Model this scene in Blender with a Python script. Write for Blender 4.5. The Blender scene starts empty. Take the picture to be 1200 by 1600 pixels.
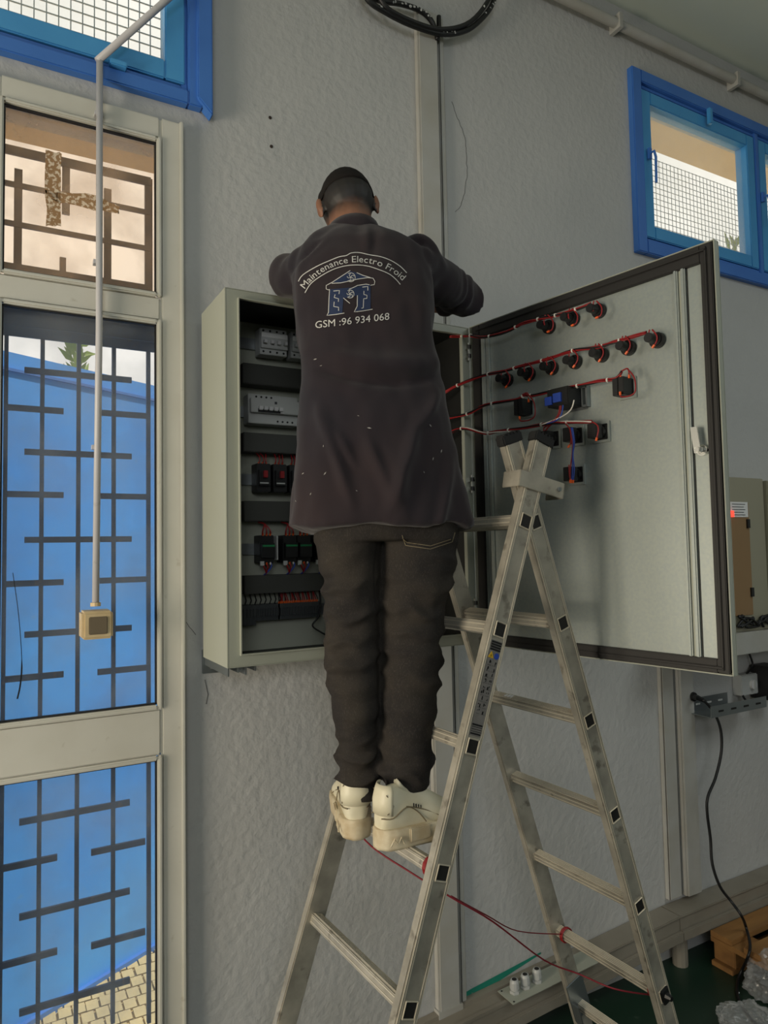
import bpy, bmesh, math, random
from mathutils import Vector, Matrix, noise
from mathutils.bvhtree import BVHTree
sc = bpy.context.scene
V = Vector
rnd = random.Random(7)

# ------------------------------------------------------------------ camera
YAW, PITCH, ROLL = 0.50898437, 0.05352555, -0.01889392
CAM = V((-0.55942793, -2.17946362, 1.81096462))
FPX = 1094.80727
fw = V((math.sin(YAW)*math.cos(PITCH), math.cos(YAW)*math.cos(PITCH), math.sin(PITCH)))
rt0 = V((math.cos(YAW), -math.sin(YAW), 0)); up0 = rt0.cross(fw)
rt = math.cos(ROLL)*rt0 + math.sin(ROLL)*up0
up = -math.sin(ROLL)*rt0 + math.cos(ROLL)*up0
cd = bpy.data.cameras.new('camera'); cam = bpy.data.objects.new('camera', cd)
sc.collection.objects.link(cam)
M = Matrix((rt, up, -fw)).transposed().to_4x4(); M.translation = CAM
cam.matrix_world = M
cd.sensor_fit = 'VERTICAL'; cd.sensor_height = 36; cd.sensor_width = 27
cd.lens = FPX/1600*36; cd.clip_start = .05; cd.clip_end = 200
sc.camera = cam

# ------------------------------------------------------------------ light
w = bpy.data.worlds.new('sky'); sc.world = w; w.use_nodes = True
nt = w.node_tree; nt.nodes.clear()
bg = nt.nodes.new('ShaderNodeBackground'); wo = nt.nodes.new('ShaderNodeOutputWorld')
bg.inputs[0].default_value = (1.0, .93, .85, 1); bg.inputs[1].default_value = .95
nt.links.new(bg.outputs[0], wo.inputs[0])

def light(name, kind, loc, rot, energy, color, **k):
    d = bpy.data.lights.new(name, kind); d.energy = energy; d.color = color
    for a, b in k.items(): setattr(d, a, b)
    o = bpy.data.objects.new(name, d); sc.collection.objects.link(o)
    o.location = loc; o.rotation_euler = rot
    return o
R = math.radians
light('sun', 'SUN', (8, 2, 8), V((-.68, -.03, -.72)).to_track_quat('-Z', 'Y').to_euler(), 4.2, (1, .92, .76), angle=R(1))
# area fills added for room light: warm left, cool rear; no openings behind them
light('left_warm_fill', 'AREA', (-3.4, -1.2, 1.45), (0, R(-90), 0), 88, (1, .88, .70), shape='RECTANGLE', size=1.7, size_y=1.2)
light('rear_cool_fill', 'AREA', (-2.4, -6.8, 3.2), (R(80), 0, R(-14)), 122, (.96, .985, 1), shape='RECTANGLE', size=5, size_y=1.4)
light('overhead_fill', 'AREA', (2.8, -3.2, 4.15), (0, 0, 0), 32, (.93, 1, .99), shape='RECTANGLE', size=2, size_y=2)  # fill added under the closed ceiling to lighten the right side
sc.view_settings.view_transform = 'Standard'; sc.view_settings.look = 'None'
sc.view_settings.exposure = 0.38; sc.view_settings.gamma = 1; sc.view_settings.use_curve_mapping = False

# ------------------------------------------------------------------ helpers
def ray(px, py): return fw + (px-600)/FPX*rt - (py-800)/FPX*up
def at(px, py, y=0.0):                     # pixel -> point on plane Y = y
    d = ray(px, py); return CAM + d*((y-CAM.y)/d.y)
def atz(px, py, z):
    d = ray(px, py); return CAM + d*((z-CAM.z)/d.z)
def onp(px, py, P, n):
    d = ray(px, py); return CAM + d*((P-CAM).dot(n)/d.dot(n))

def lin(c):
    return tuple(((x/255)/12.92 if x/255 <= .04045 else ((x/255+.055)/1.055)**2.4) for x in c)
def mat(name, rgb, rough=.6, metal=0., bump=None, var=None, spec=.5, stains=None, **kw):
    m = bpy.data.materials.new(name); m.use_nodes = True; t = m.node_tree; b = t.nodes['Principled BSDF']
    c = lin(rgb); b.inputs['Base Color'].default_value = (*c, 1)
    b.inputs['Roughness'].default_value = rough; b.inputs['Metallic'].default_value = metal
    b.inputs['Specular IOR Level'].default_value = spec
    for k, v in kw.items(): b.inputs[k.replace('_', ' ')].default_value = v
    tc = t.nodes.new('ShaderNodeTexCoord')
    def nz(scale, detail=4, vec=None, stretch=None):
        n = t.nodes.new('ShaderNodeTexNoise'); n.inputs['Scale'].default_value = scale; n.inputs['Detail'].default_value = detail
        mp = t.nodes.new('ShaderNodeMapping'); mp.inputs['Scale'].default_value = stretch or (1, 1, 1)
        t.links.new(tc.outputs['Object'], mp.inputs[0]); t.links.new(mp.outputs[0], n.inputs['Vector'])
        return n
    last = None
    if var or stains:
        last = t.nodes.new('ShaderNodeRGB'); last.outputs[0].default_value = (*c, 1); last = last.outputs[0]
    def mix(fac, col):
        nonlocal last
        mx = t.nodes.new('ShaderNodeMix'); mx.data_type = 'RGBA'
        t.links.new(fac, mx.inputs[0]); t.links.new(last, mx.inputs[6]); mx.inputs[7].default_value = (*lin(col), 1)
        last = mx.outputs[2]
    def ramp(src, a, b2, hi=1.0):
        r = t.nodes.new('ShaderNodeMapRange'); r.inputs[1].default_value = a; r.inputs[2].default_value = b2; r.inputs[4].default_value = hi
        t.links.new(src, r.inputs[0]); return r.outputs[0]
    if var:       # (scale, other colour, amount[, stretch])
        n = nz(var[0], 5, stretch=var[3] if len(var) > 3 else None); mix(ramp(n.outputs[0], .35, .68, var[2]), var[1])
    if stains:    # (scale, colour, lo, hi, amount[, stretch])
        n = nz(stains[0], 8, stretch=stains[5] if len(stains) > 5 else None); mix(ramp(n.outputs[0], stains[2], stains[3], stains[4]), stains[1])
    if last is not None: t.links.new(last, b.inputs['Base Color'])
    if bump:      # (scale, strength, distance[, stretch])
        n = nz(bump[0], 6, stretch=bump[3] if len(bump) > 3 else None); bp = t.nodes.new('ShaderNodeBump'); bp.inputs['Strength'].default_value = bump[1]; bp.inputs['Distance'].default_value = bump[2]
        t.links.new(n.outputs[0], bp.inputs['Height']); t.links.new(bp.outputs[0], b.inputs['Normal'])
    return m

class MB:
    def __init__(s): s.v = []; s.f = []
    def add(s, vs, fs):
        k = len(s.v); s.v += [V(x) for x in vs]; s.f += [tuple(i+k for i in f) for f in fs]; return s
    def box(s, c, size, ax=None):           # ax: three unit vectors
        ax = ax or (V((1, 0, 0)), V((0, 1, 0)), V((0, 0, 1))); c = V(c); h = [x/2 for x in size]
        vs = [c+ax[0]*h[0]*i+ax[1]*h[1]*j+ax[2]*h[2]*k for i in (-1, 1) for j in (-1, 1) for k in (-1, 1)]
        flip = ax[0].cross(ax[1]).dot(ax[2]) < 0
        fs = [(0, 1, 3, 2), (4, 6, 7, 5), (0, 4, 5, 1), (2, 3, 7, 6), (0, 2, 6, 4), (1, 5, 7, 3)]
        if flip: fs = [f[::-1] for f in fs]
        return s.add(vs, fs)
    def span(s, a, b): a = V(a); b = V(b); return s.box((a+b)/2, [abs(b[i]-a[i]) for i in range(3)])
    def rings(s, rings, cap=True, closed=True):
        n = len(rings[0]); vs = [p for r in rings for p in r]; fs = []
        for i in range(len(rings)-1):
            for j in range(n if closed else n-1):
                fs.append((i*n+j, i*n+(j+1) % n, (i+1)*n+(j+1) % n, (i+1)*n+j))
        if cap: fs.append(tuple(range(n))[::-1]); fs.append(tuple((len(rings)-1)*n+j for j in range(n)))
        return s.add(vs, fs)
    def tube(s, pts, r, seg=8, cap=True):
        pts = [V(p) for p in pts]; rs = r if isinstance(r, (list, tuple)) else [r]*len(pts); rg = []
        d0 = (pts[1]-pts[0]).normalized(); a = d0.orthogonal().normalized()
        for i, p in enumerate(pts):
            d = (pts[min(i+1, len(pts)-1)]-pts[max(i-1, 0)]).normalized()
            a = (a-d*a.dot(d)).normalized(); b = d.cross(a)
            rg.append([p+(a*math.cos(2*math.pi*k/seg)+b*math.sin(2*math.pi*k/seg))*rs[i] for k in range(seg)])
        return s.rings(rg, cap)
    def capsule(s, pts, rs, seg=14):        # round-ended tube for remeshing
        pts = [V(p) for p in pts]; d0 = (pts[0]-pts[1]).normalized(); d1 = (pts[-1]-pts[-2]).normalized()
        P = [pts[0]+d0*rs[0]*k for k in (.95, .6)]+pts+[pts[-1]+d1*rs[-1]*k for k in (.6, .95)]
        Q = [rs[0]*.3, rs[0]*.8]+list(rs)+[rs[-1]*.8, rs[-1]*.3]
        return s.tube(P, Q, seg)
    def ell(s, c, r, ax=None, n=14, m=10):
        ax = ax or (V((1, 0, 0)), V((0, 1, 0)), V((0, 0, 1))); c = V(c); rg = []
        for i in range(m+1):
            t = -math.pi/2+math.pi*(i+.02 if i == 0 else i-.02 if i == m else i)/m
            rg.append([c+ax[0]*r[0]*math.cos(t)*math.cos(2*math.pi*k/n)+ax[1]*r[1]*math.cos(t)*math.sin(2*math.pi*k/n)+ax[2]*r[2]*math.sin(t) for k in range(n)])
        return s.rings(rg)
    def build(s, name, m, parent=None, smooth=False, bevel=0, fix=True):
        org = V(parent['_o']) if parent is not None else V((0, 0, 0))
        me = bpy.data.meshes.new(name); me.from_pydata([v-org for v in s.v], [], s.f)
        if fix or bevel:
            bm = bmesh.new(); bm.from_mesh(me); bmesh.ops.recalc_face_normals(bm, faces=bm.faces)
            if bevel:
                es = [e for e in bm.edges if len(e.link_faces) == 2 and e.calc_face_angle(0) > .6]
                bmesh.ops.bevel(bm, geom=es, offset=bevel, segments=2, affect='EDGES', clamp_overlap=True)
            bm.to_mesh(me); bm.free()
        me.materials.append(m)
        o = bpy.data.objects.new(name, me); sc.collection.objects.link(o)
        if smooth:
            for p in me.polygons: p.use_smooth = True
        if parent is not None: o.parent = parent
        o['_o'] = tuple(org)
        return o
def tag(o, label=None, cat=None, group=None, kind=None):
    for k, v in (('label', label), ('category', cat), ('group', group), ('kind', kind)):
        if v: o[k] = v
    return o
def thing(name, loc, label, cat, group=None):
    o = bpy.data.objects.new(name, None); sc.collection.objects.link(o); o.location = loc; o['_o'] = tuple(loc)
    o.empty_display_size = .05
    return tag(o, label, cat, group)
def struct(o): o['kind'] = 'structure'; return o
def sthing(name, loc):
    o = bpy.data.objects.new(name, None); sc.collection.objects.link(o); o.location = loc; o['_o'] = tuple(loc); o['kind'] = 'structure'
    return o
def smooth_pts(pts, n=6):                    # Catmull-Rom
    pts = [V(p) for p in pts]; out = []
    for i in range(len(pts)-1):
        p0, p1, p2, p3 = pts[max(i-1, 0)], pts[i], pts[i+1], pts[min(i+2, len(pts)-1)]
        for k in range(n):
            t = k/n; out.append(.5*((2*p1)+(p2-p0)*t+(2*p0-5*p1+4*p2-p3)*t*t+(3*p1-p0-3*p2+p3)*t**3))
    return out+[pts[-1]]
def remesh(mb, voxel, smooth_it=6, fac=.5):
    o = mb.build('tmp', MATS['white'])
    m = o.modifiers.new('r', 'REMESH'); m.mode = 'VOXEL'; m.voxel_size = voxel; m.use_smooth_shade = True
    s = o.modifiers.new('s', 'SMOOTH'); s.iterations = smooth_it; s.factor = fac
    dg = bpy.context.evaluated_depsgraph_get(); me = bpy.data.meshes.new_from_object(o.evaluated_get(dg))
    old = o.data; bpy.data.objects.remove(o); bpy.data.meshes.remove(old)
    return me
def link_mesh(name, me, m, parent):
    org = V(parent['_o']); me.transform(Matrix.Translation(-org)); me.materials.clear(); me.materials.append(m)
    for p in me.polygons: p.use_smooth = True; p.material_index = 0
    o = bpy.data.objects.new(name, me); sc.collection.objects.link(o); o.parent = parent; o['_o'] = tuple(org)
    return o
X, Y, Z = V((1, 0, 0)), V((0, 1, 0)), V((0, 0, 1))

# ------------------------------------------------------------------ materials
MATS = {}
A = MATS
A['white'] = mat('white', (200, 200, 200))
A['wall'] = mat('painted_plaster', (183, 183, 181), .75, bump=(34, .45, .010), var=(2.2, (172, 173, 172), .6), stains=(60, (140, 138, 132), .70, .78, .5))
A['wall2'] = mat('room_paint', (178, 180, 178), .8)
A['ceil'] = mat('ceiling_paint', (196, 206, 198), .8, bump=(5, .1, .01))
A['floor'] = mat('green_floor_paint', (27, 52, 39), .42, var=(3, (20, 42, 31), .8), stains=(14, (78, 92, 80), .66, .75, .5), bump=(40, .08, .003))
A['pvc'] = mat('white_pvc', (206, 204, 194), .38, var=(6, (190, 187, 174), .5), stains=(28, (150, 140, 120), .68, .76, .35))
A['seal'] = mat('dark_rubber', (22, 20, 19), .6)
A['blue'] = mat('blue_gloss_paint', (66, 120, 198), .42, bump=(30, .15, .003), var=(4, (54, 104, 182), .6))
A['blue2'] = mat('lighter_blue_paint', (76, 156, 212), .42, bump=(30, .1, .003), var=(4, (62, 140, 200), .6))
A['bluegate'] = mat('blue_sheet_metal', (74, 158, 240), .5, var=(1.0, (46, 124, 222), .7), stains=(22, (110, 150, 190), .66, .76, .35))
A['grille'] = mat('grille_dark_steel', (58, 64, 84), .5, .3, stains=(40, (110, 86, 70), .62, .7, .6))
A['cabpaint'] = mat('light_grey_powder_coat', (160, 163, 150), .34, bump=(220, .1, .0006))
A['cabin'] = mat('cabinet_inside_shade', (22, 23, 22), .55)  # near-black stands in for the shade inside the cabinet
A['galv'] = mat('galvanised_sheet', (150, 158, 156), .36, .35, bump=(160, .06, .0006), var=(120, (166, 170, 160), .5))
A['alu'] = mat('brushed_aluminium', (182, 176, 162), .38, .4, bump=(60, .1, .0008, (1, 1, .1)), var=(14, (130, 126, 116), .7), stains=(24, (88, 82, 72), .60, .70, .6))
A['alu2'] = mat('bright_aluminium_edge', (214, 206, 188), .32, .4)
A['black'] = mat('black_plastic', (16, 17, 19), .45)
A['blackm'] = mat('black_rubber_matte', (20, 20, 21), .8, bump=(90, .3, .002))
A['dgrey'] = mat('dark_grey_plastic', (50, 54, 56), .5)
A['duct'] = mat('wiring_duct_grey', (54, 55, 51), .6)
A['lgrey'] = mat('light_grey_plastic', (176, 178, 176), .45)
A['green'] = mat('green_strip', (20, 120, 70), .5)
A['red'] = mat('red_wire', (138, 20, 24), .45)
A['dred'] = mat('dark_red_cord', (120, 18, 34), .6)
A['orange'] = mat('orange_ferrule', (230, 96, 30), .5)
A['wblue'] = mat('blue_wire', (40, 70, 160), .45)
A['wwhite'] = mat('white_wire', (215, 210, 200), .45)
A['chrome'] = mat('chrome', (214, 214, 210), .18, 1)
A['steel'] = mat('zinc_plated_steel', (140, 146, 148), .34, .8)
A['coat'] = mat('dark_work_coat', (35, 32, 39), .88, bump=(900, .12, .0006), var=(2.6, (50, 39, 40), .8), spec=.2, Sheen_Weight=.15)
A['jeans'] = mat('charcoal_denim', (40, 38, 38), .9, bump=(700, .25, .0008, (1, 1, .3)), var=(9, (58, 53, 47), .7), stains=(300, (92, 86, 78), .56, .7, .4, (3, 3, .4)), spec=.15)
A['skin'] = mat('skin', (134, 94, 72), .55, var=(12, (118, 80, 60), .5), Subsurface_Weight=.08)
A['hair'] = mat('short_black_hair', (24, 20, 18), .8, bump=(500, .8, .002), spec=.2)
A['leather'] = mat('off_white_leather', (214, 208, 184), .45, bump=(120, .12, .001), var=(18, (196, 186, 156), .6))
A['sole'] = mat('cream_rubber_sole', (204, 194, 168), .6, bump=(60, .3, .002), var=(22, (174, 154, 120), .9))
A['seam'] = mat('shoe_stitching', (120, 108, 84), .7)
A['print'] = mat('white_print', (196, 194, 190), .7)
A['pblue'] = mat('blue_print', (20, 38, 72), .7)
A['paint_splash'] = mat('paint_splash', (150, 146, 142), .7)
A['switch'] = mat('aged_ivory_plastic', (206, 186, 146), .5, var=(20, (186, 162, 120), .6))
A['rocker'] = mat('brown_rocker', (108, 96, 76), .5)
A['pipe'] = mat('grey_white_conduit', (190, 188, 190), .4, stains=(30, (150, 146, 140), .6, .7, .5))
A['wood'] = mat('pallet_wood', (150, 108, 58), .75, var=(9, (118, 82, 44), .8, (.3, 2, 2)), bump=(50, .3, .003, (.2, 2, 2)))
A['cardboard'] = mat('brown_card', (140, 112, 78), .8)
A['oldcab'] = mat('beige_machine_paint', (150, 146, 126), .5)
A['paper'] = mat('paper', (220, 220, 218), .8)
A['ledred'] = bpy.data.materials.new('red_led'); A['ledred'].use_nodes = True
_b = A['ledred'].node_tree.nodes['Principled BSDF']; _b.inputs['Base Color'].default_value = (1, .05, .03, 1)
_b.inputs['Emission Color'].default_value = (1, .05, .03, 1); _b.inputs['Emission Strength'].default_value = 1.5
A['yellow'] = mat('yellow_print', (200, 160, 30), .6)
A['teal'] = mat('teal_paint_edge', (24, 128, 108), .6, stains=(30, (150, 150, 140), .62, .7, .6))
A['trunk'] = mat('painted_trunking', (174, 174, 170), .5, var=(8, (160, 156, 144), .6))
A['eave'] = mat('eave_concrete', (214, 190, 160), .85, var=(3, (196, 170, 138), .6))
A['trunk2'] = mat('floor_trunking_paint', (136, 130, 118), .5, var=(8, (120, 114, 102), .6))
A['stone'] = mat('sunlit_pavers', (196, 176, 130), .85, bump=(40, .4, .01))
A['leaf'] = mat('leaf_green', (130, 150, 50), .5)
A['stem'] = mat('plant_stem', (96, 84, 50), .7)
A['crack'] = mat('crack_shadow', (96, 96, 94), .9)
A['hole'] = mat('drilled_hole', (50, 40, 34), .9)
A['tape'] = mat('tape_residue', (166, 128, 88), .7, stains=(90, (236, 216, 190), .5, .56, .9))
def glass(name, dirt, tint, dscale, amount):
    m = bpy.data.materials.new(name); m.use_nodes = True; t = m.node_tree; t.nodes.clear()
    out = t.nodes.new('ShaderNodeOutputMaterial'); tr = t.nodes.new('ShaderNodeBsdfTransparent'); gl = t.nodes.new('ShaderNodeBsdfGlossy')
    df = t.nodes.new('ShaderNodeBsdfDiffuse'); tl = t.nodes.new('ShaderNodeBsdfTranslucent')
    tr.inputs[0].default_value = (*tint, 1); gl.inputs['Roughness'].default_value = .03
    df.inputs[0].default_value = (*lin(dirt), 1); tl.inputs[0].default_value = (*lin(dirt), 1)
    dd = t.nodes.new('ShaderNodeMixShader'); dd.inputs[0].default_value = .6; t.links.new(df.outputs[0], dd.inputs[1]); t.links.new(tl.outputs[0], dd.inputs[2])
    tc = t.nodes.new('ShaderNodeTexCoord'); nz = t.nodes.new('ShaderNodeTexNoise'); nz.inputs['Scale'].default_value = dscale; nz.inputs['Detail'].default_value = 8
    t.links.new(tc.outputs['Object'], nz.inputs['Vector'])
    mr = t.nodes.new('ShaderNodeMapRange'); mr.inputs[1].default_value = .4; mr.inputs[2].default_value = .75; mr.inputs[3].default_value = amount*.5; mr.inputs[4].default_value = amount*1.6
    t.links.new(nz.outputs[0], mr.inputs[0])
    m1 = t.nodes.new('ShaderNodeMixShader'); t.links.new(mr.outputs[0], m1.inputs[0]); t.links.new(tr.outputs[0], m1.inputs[1]); t.links.new(dd.outputs[0], m1.inputs[2])
    lw = t.nodes.new('ShaderNodeLayerWeight'); lw.inputs[0].default_value = .5
    pw = t.nodes.new('ShaderNodeMath'); pw.operation = 'POWER'; pw.inputs[1].default_value = 4; t.links.new(lw.outputs['Facing'], pw.inputs[0])
    fr = t.nodes.new('ShaderNodeMath'); fr.operation = 'MULTIPLY_ADD'; fr.inputs[1].default_value = .35; fr.inputs[2].default_value = .012; t.links.new(pw.outputs[0], fr.inputs[0])
    m2 = t.nodes.new('ShaderNodeMixShader'); t.links.new(fr.outputs[0], m2.inputs[0]); t.links.new(m1.outputs[0], m2.inputs[1]); t.links.new(gl.outputs[0], m2.inputs[2])
    t.links.new(m2.outputs[0], out.inputs[0]); return m
A['glass'] = glass('dusty_clear_glass', (200, 200, 196), (.94, .96, .97), 5, .19)
A['glass3'] = glass('grimy_haze_glass', (236, 206, 172), (1.0, .94, .86), 5, .30)  # grimy pane; the transom's warm haze is also put into its tint
A['glass2'] = glass('hazy_window_glass', (230, 236, 232), (.97, .99, .98), 1.6, .17)
def film():
    m = bpy.data.materials.new('clear_film'); m.use_nodes = True; t = m.node_tree; t.nodes.clear()
    out = t.nodes.new('ShaderNodeOutputMaterial'); tr = t.nodes.new('ShaderNodeBsdfTransparent'); p = t.nodes.new('ShaderNodeBsdfPrincipled')
    p.inputs['Base Color'].default_value = (.55, .56, .56, 1); p.inputs['Roughness'].default_value = .15; p.inputs['Specular IOR Level'].default_value = .8
    mx = t.nodes.new('ShaderNodeMixShader'); mx.inputs[0].default_value = .26
    t.links.new(tr.outputs[0], mx.inputs[1]); t.links.new(p.outputs[0], mx.inputs[2]); t.links.new(mx.outputs[0], out.inputs[0]); return m
A['film'] = film()

# ------------------------------------------------------------------ room shell
CZ = 4.31
# door opening and window openings in the back wall (x0, x1, z0, z1)
DX1 = at(285.5, 800).x; DZ1 = at(285, 199).z; DX0 = at(1, 600).x - .14
w2l = at(985, 250).x; w2t = (at(979, 106).z+at(1200, 207).z)/2; w2b = (at(992.5, 395).z+at(1200, 452).z)/2
w1r = at(327, 150).x; w1b = at(283, 168).z
W2W = 2.08
ops = [(DX0, DX1, 0.0, DZ1), (-2.6, w1r, w1b, 4.12), (w2l, w2l+W2W, w2b, w2t)]
xs = sorted({-3.6, 6.0} | {o[0] for o in ops} | {o[1] for o in ops}); zs = sorted({0, CZ} | {o[2] for o in ops} | {o[3] for o in ops})
bw = MB()
for i in range(len(xs)-1):
    for j in range(len(zs)-1):
        cx, cz = (xs[i]+xs[i+1])/2, (zs[j]+zs[j+1])/2
        if any(o[0] < cx < o[1] and o[2] < cz < o[3] for o in ops): continue
        bw.span((xs[i], 0, zs[j]), (xs[i+1], .22, zs[j+1]))
wb = struct(bw.build('wall_back', A['wall']))
bm = bmesh.new(); bm.from_mesh(wb.data); bmesh.ops.remove_doubles(bm, verts=bm.verts, dist=1e-5)
seen = {}
for f in list(bm.faces):
    k = tuple(sorted(v.index for v in f.verts))
    seen.setdefault(k, []).append(f)
bmesh.ops.delete(bm, geom=[f for fs in seen.values() if len(fs) > 1 for f in fs], context='FACES')
bm.to_mesh(wb.data); bm.free()
struct(MB().span((-3.8, -7.2, -.1), (6.2, .22, 0)).build('floor', A['floor']))
struct(MB().span((-3.8, -7.2, CZ), (6.2, .22, CZ+.12)).build('ceiling', A['ceil']))
struct(MB().span((6, -7, 0), (6.15, 0, CZ)).build('wall_right', A['wall2']))
struct(MB().span((-3.75, -7, 0), (-3.6, 0, CZ)).build('wall_left', A['wall2']))
struct(MB().span((-3.75, -7.15, 0), (6.15, -7, CZ)).build('wall_front', A['wall2']))
# hairline crack, drilled holes (wear of the wall)
ck = smooth_pts([at(x, y, -.0005) for x, y in ((706, 158), (713, 178), (722, 202), (728, 226), (729, 250), (730, 272), (726, 295), (722, 317), (711, 331))], 4)
ck = [p+V((rnd.uniform(-.003, .003), 0, rnd.uniform(-.003, .003))) for p in ck]
MB().tube(ck, .0011, 4).build('crack', A['crack'], wb)
for pts in (((291, 972), (296, 980), (300, 984), (306, 992)), ((320, 1062), (325, 1085), (322, 1100))):
    MB().tube([at(x, y, -.0005) for x, y in pts], .0013, 4).build('crack', A['crack'], wb)
for x, y in ((422, 184), (424, 229)):
    p = at(x, y); MB().tube([p+V((0, -.0015, 0)), p+V((0, .004, 0))], .006, 8).build('drilled_hole', A['hole'], wb)
tl = MB(); a = at(660, 1590); b = at(735, 1552); c = at(845, 1507)
tl.add([V((.62, -.002, .155)), V((a.x, -.002, .165)), V((b.x, -.002, .20)), V((c.x, -.002, .235)), V((c.x, -.002, .228)), V((b.x, -.002, .165)), V((a.x, -.002, .10)), V((.62, -.002, .08))],
       [(0, 1, 6, 7), (1, 2, 5, 6), (2, 3, 4, 5)])
tl.build('teal_paint_strip', A['teal'], wb, fix=False)
# conduit at the ceiling line
ppt = [V((x, -.035, at(1035, 72, -.035).z+(x-2)*.008)) for x in (-3.5, 0, 1.5, 2.2, 3, 4.5, 5.95)]
pt = struct(MB().tube(ppt, .022, 10).build('trim_1', A['trunk'], smooth=True))
for x in (1.9, 2.75, 3.6, 4.4): MB().span((x-.01, -.062, ppt[2].z-.03), (x+.01, 0, ppt[2].z+.04)).build('pipe_clip', A['trunk'], pt)

# ------------------------------------------------------------------ door_1 : glazed white PVC unit
d1 = sthing('door_1', (DX0, 0, 0))
gx1 = at(243, 800).x; gx0 = at(1.5, 600).x
F0, F1 = -.022, .05
zt1, zt0 = at(243, 227).z, at(243, 461).z
zm1, zm0 = at(243, 510).z, at(242, 1099).z
zl1 = at(242, 1185).z
fr = MB()
fr.span((gx1+.012, F0, 0), (DX1, F1, DZ1)); fr.span((DX0, F0, 0), (gx0-.012, F1, DZ1))
fr.build('frame_post', A['pvc'], d1, bevel=.006)
for nm, z0, z1 in (('top_rail', zt1+.012, DZ1), ('transom_rail', zm1+.012, zt0-.012), ('middle_rail', zl1+.012, zm0-.012), ('bottom_rail', .0, .10)):
    MB().span((gx0-.012, F0+.001, z0), (gx1+.012, F1, z1)).build(nm, A['pvc'], d1, bevel=.006)
MB().span((DX1-.012, -.03, 0), (DX1, F0, DZ1)).build('edge_bead', A['pvc'], d1, bevel=.003)
for z0, z1 in ((zt0, zt1), (zm0, zm1), (.112, zl1)):
    bd = MB(); bw_ = .014
    for a, b in (((gx0-bw_, z0-bw_), (gx0, z1+bw_)), ((gx1, z0-bw_), (gx1+bw_, z1+bw_)), ((gx0, z1), (gx1, z1+bw_)), ((gx0, z0-bw_), (gx1, z0))):
        bd.span((a[0], F0-.009, a[1]), (b[0], F0+.01, b[1]))
    bd.build('glazing_bead', A['pvc'], d1, bevel=.004)
    sl = MB(); s_ = .0045
    for a, b in (((gx0, z0), (gx0+s_, z1)), ((gx1-s_, z0), (gx1, z1)), ((gx0, z1-s_), (gx1, z1)), ((gx0, z0), (gx1, z0+s_))):
        sl.span((a[0], F0+.004, a[1]), (b[0], F0+.016, b[1]))
    sl.build('glazing_seal', A['seal'], d1)
    MB().span((gx0-.005, .012, z0-.005), (gx1+.005, .018, z1+.005)).build('glass_pane', A['glass3'] if z0 == zt0 else A['glass'], d1)
# tape residue and scratches on the transom pane
for pts in (((70, 232), (97, 240), (96, 352), (72, 352)), ((72, 297), (150, 305), (188, 324), (186, 335), (120, 322), (75, 312))):
    pts = [(a_[0]+(b_[0]-a_[0])*k_/5, a_[1]+(b_[1]-a_[1])*k_/5) for a_, b_ in zip(pts, pts[1:]+pts[:1]) for k_ in range(5)]
    q = [at(x+rnd.uniform(-2, 2), y+rnd.uniform(-2, 2), .0115) for x, y in pts]; n_ = len(q)
    MB().add(q+[p+V((0, .0008, 0)) for p in q], [tuple(range(n_)), tuple(range(2*n_-1, n_-1, -1))]+[(i, (i+1) % n_, n_+(i+1) % n_, n_+i) for i in range(n_)]).build('tape_residue', A['tape'], d1)
MB().tube(smooth_pts([at(x, y, .011) for x, y in ((20, 895), (29, 960), (34, 1030), (32, 1068), (27, 1092))], 4), [.001]*9+[.0022]*8, 5).build('ink_streak', A['seal'], d1)

# ------------------------------------------------------------------ security grille outside the glazed unit
GY = .15
gr = thing('security_grille', (gx0, GY, 0), 'dark painted flat bar security grille behind the glazed door unit', 'grille')
def gbar(x0, y0, x1, y1, th, name='grille_bar', dep=.006):
    a, b = at(x0, y0, GY), at(x1, y1, GY)
    if abs(x1-x0) < abs(y1-y0):
        x = (a.x+b.x)/2; MB().span((x-th/2, GY-dep, b.z), (x+th/2, GY+dep, a.z)).build(name, A['grille'], gr)
    else:
        z = (a.z+b.z)/2; MB().span((a.x, GY-dep*1.6, z-th/2), (b.x, GY-dep*.4, z+th/2)).build(name, A['grille'], gr)
for a in ((-40, 225, 235, 284, .028), (-40, 278, 233, 333, .016), (-40, 342, 233, 388, .016), (-40, 408, 233, 452, .02)): gbar(*a)
for a in ((28, 265, 28, 440, .022), (103, 250, 103, 335, .022), (168, 296, 168, 460, .022), (232, 280, 232, 470, .024), (98, 403, 98, 440, .018)): gbar(*a)
gbar(-40, 508, 240, 546, .032)
zb0 = at(120, 520, GY).z
MB().span((gx0-.1, GY-.002, zb0), (at(240, 520, GY).x+.05, GY+.03, zt0-.02)).build('header_plate', A['grille'], gr)
for x, yt in ((5, 512), (63, 520), (121, 529), (177, 537), (232, 545)): gbar(x, yt, x, 1597, .0115, dep=.008)
for xa, xb, ys in ((38, 205, (587, 710, 843, 986, 1100+2)), (8, 99, (640, 773, 911, 1057, 1206)), (152, 231, (648, 776, 906, 1046, 1180))):
    for y in ys:
        if y in (1102,): continue
        z = at((xa+xb)/2, y, GY).z; a, b = at(xa, y, GY).x, at(xb, y, GY).x
        MB().span((a, GY-.011, z-.009), (b, GY-.002, z+.009)).build('grille_bar', A['grille'], gr)
for xa, xb, ys in ((30, 202, (1268, 1411, 1555)), (-8, 89, (1348, 1497)), (142, 226, (1322, 1465)), (25, 85, (1212,))):
    for y in ys:
        z = at((xa+xb)/2, y, GY).z; a, b = at(xa, y, GY).x, at(xb, y, GY).x
        MB().span((a, GY-.011, z-.009), (b, GY-.002, z+.009)).build('grille_bar', A['grille'], gr)

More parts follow.
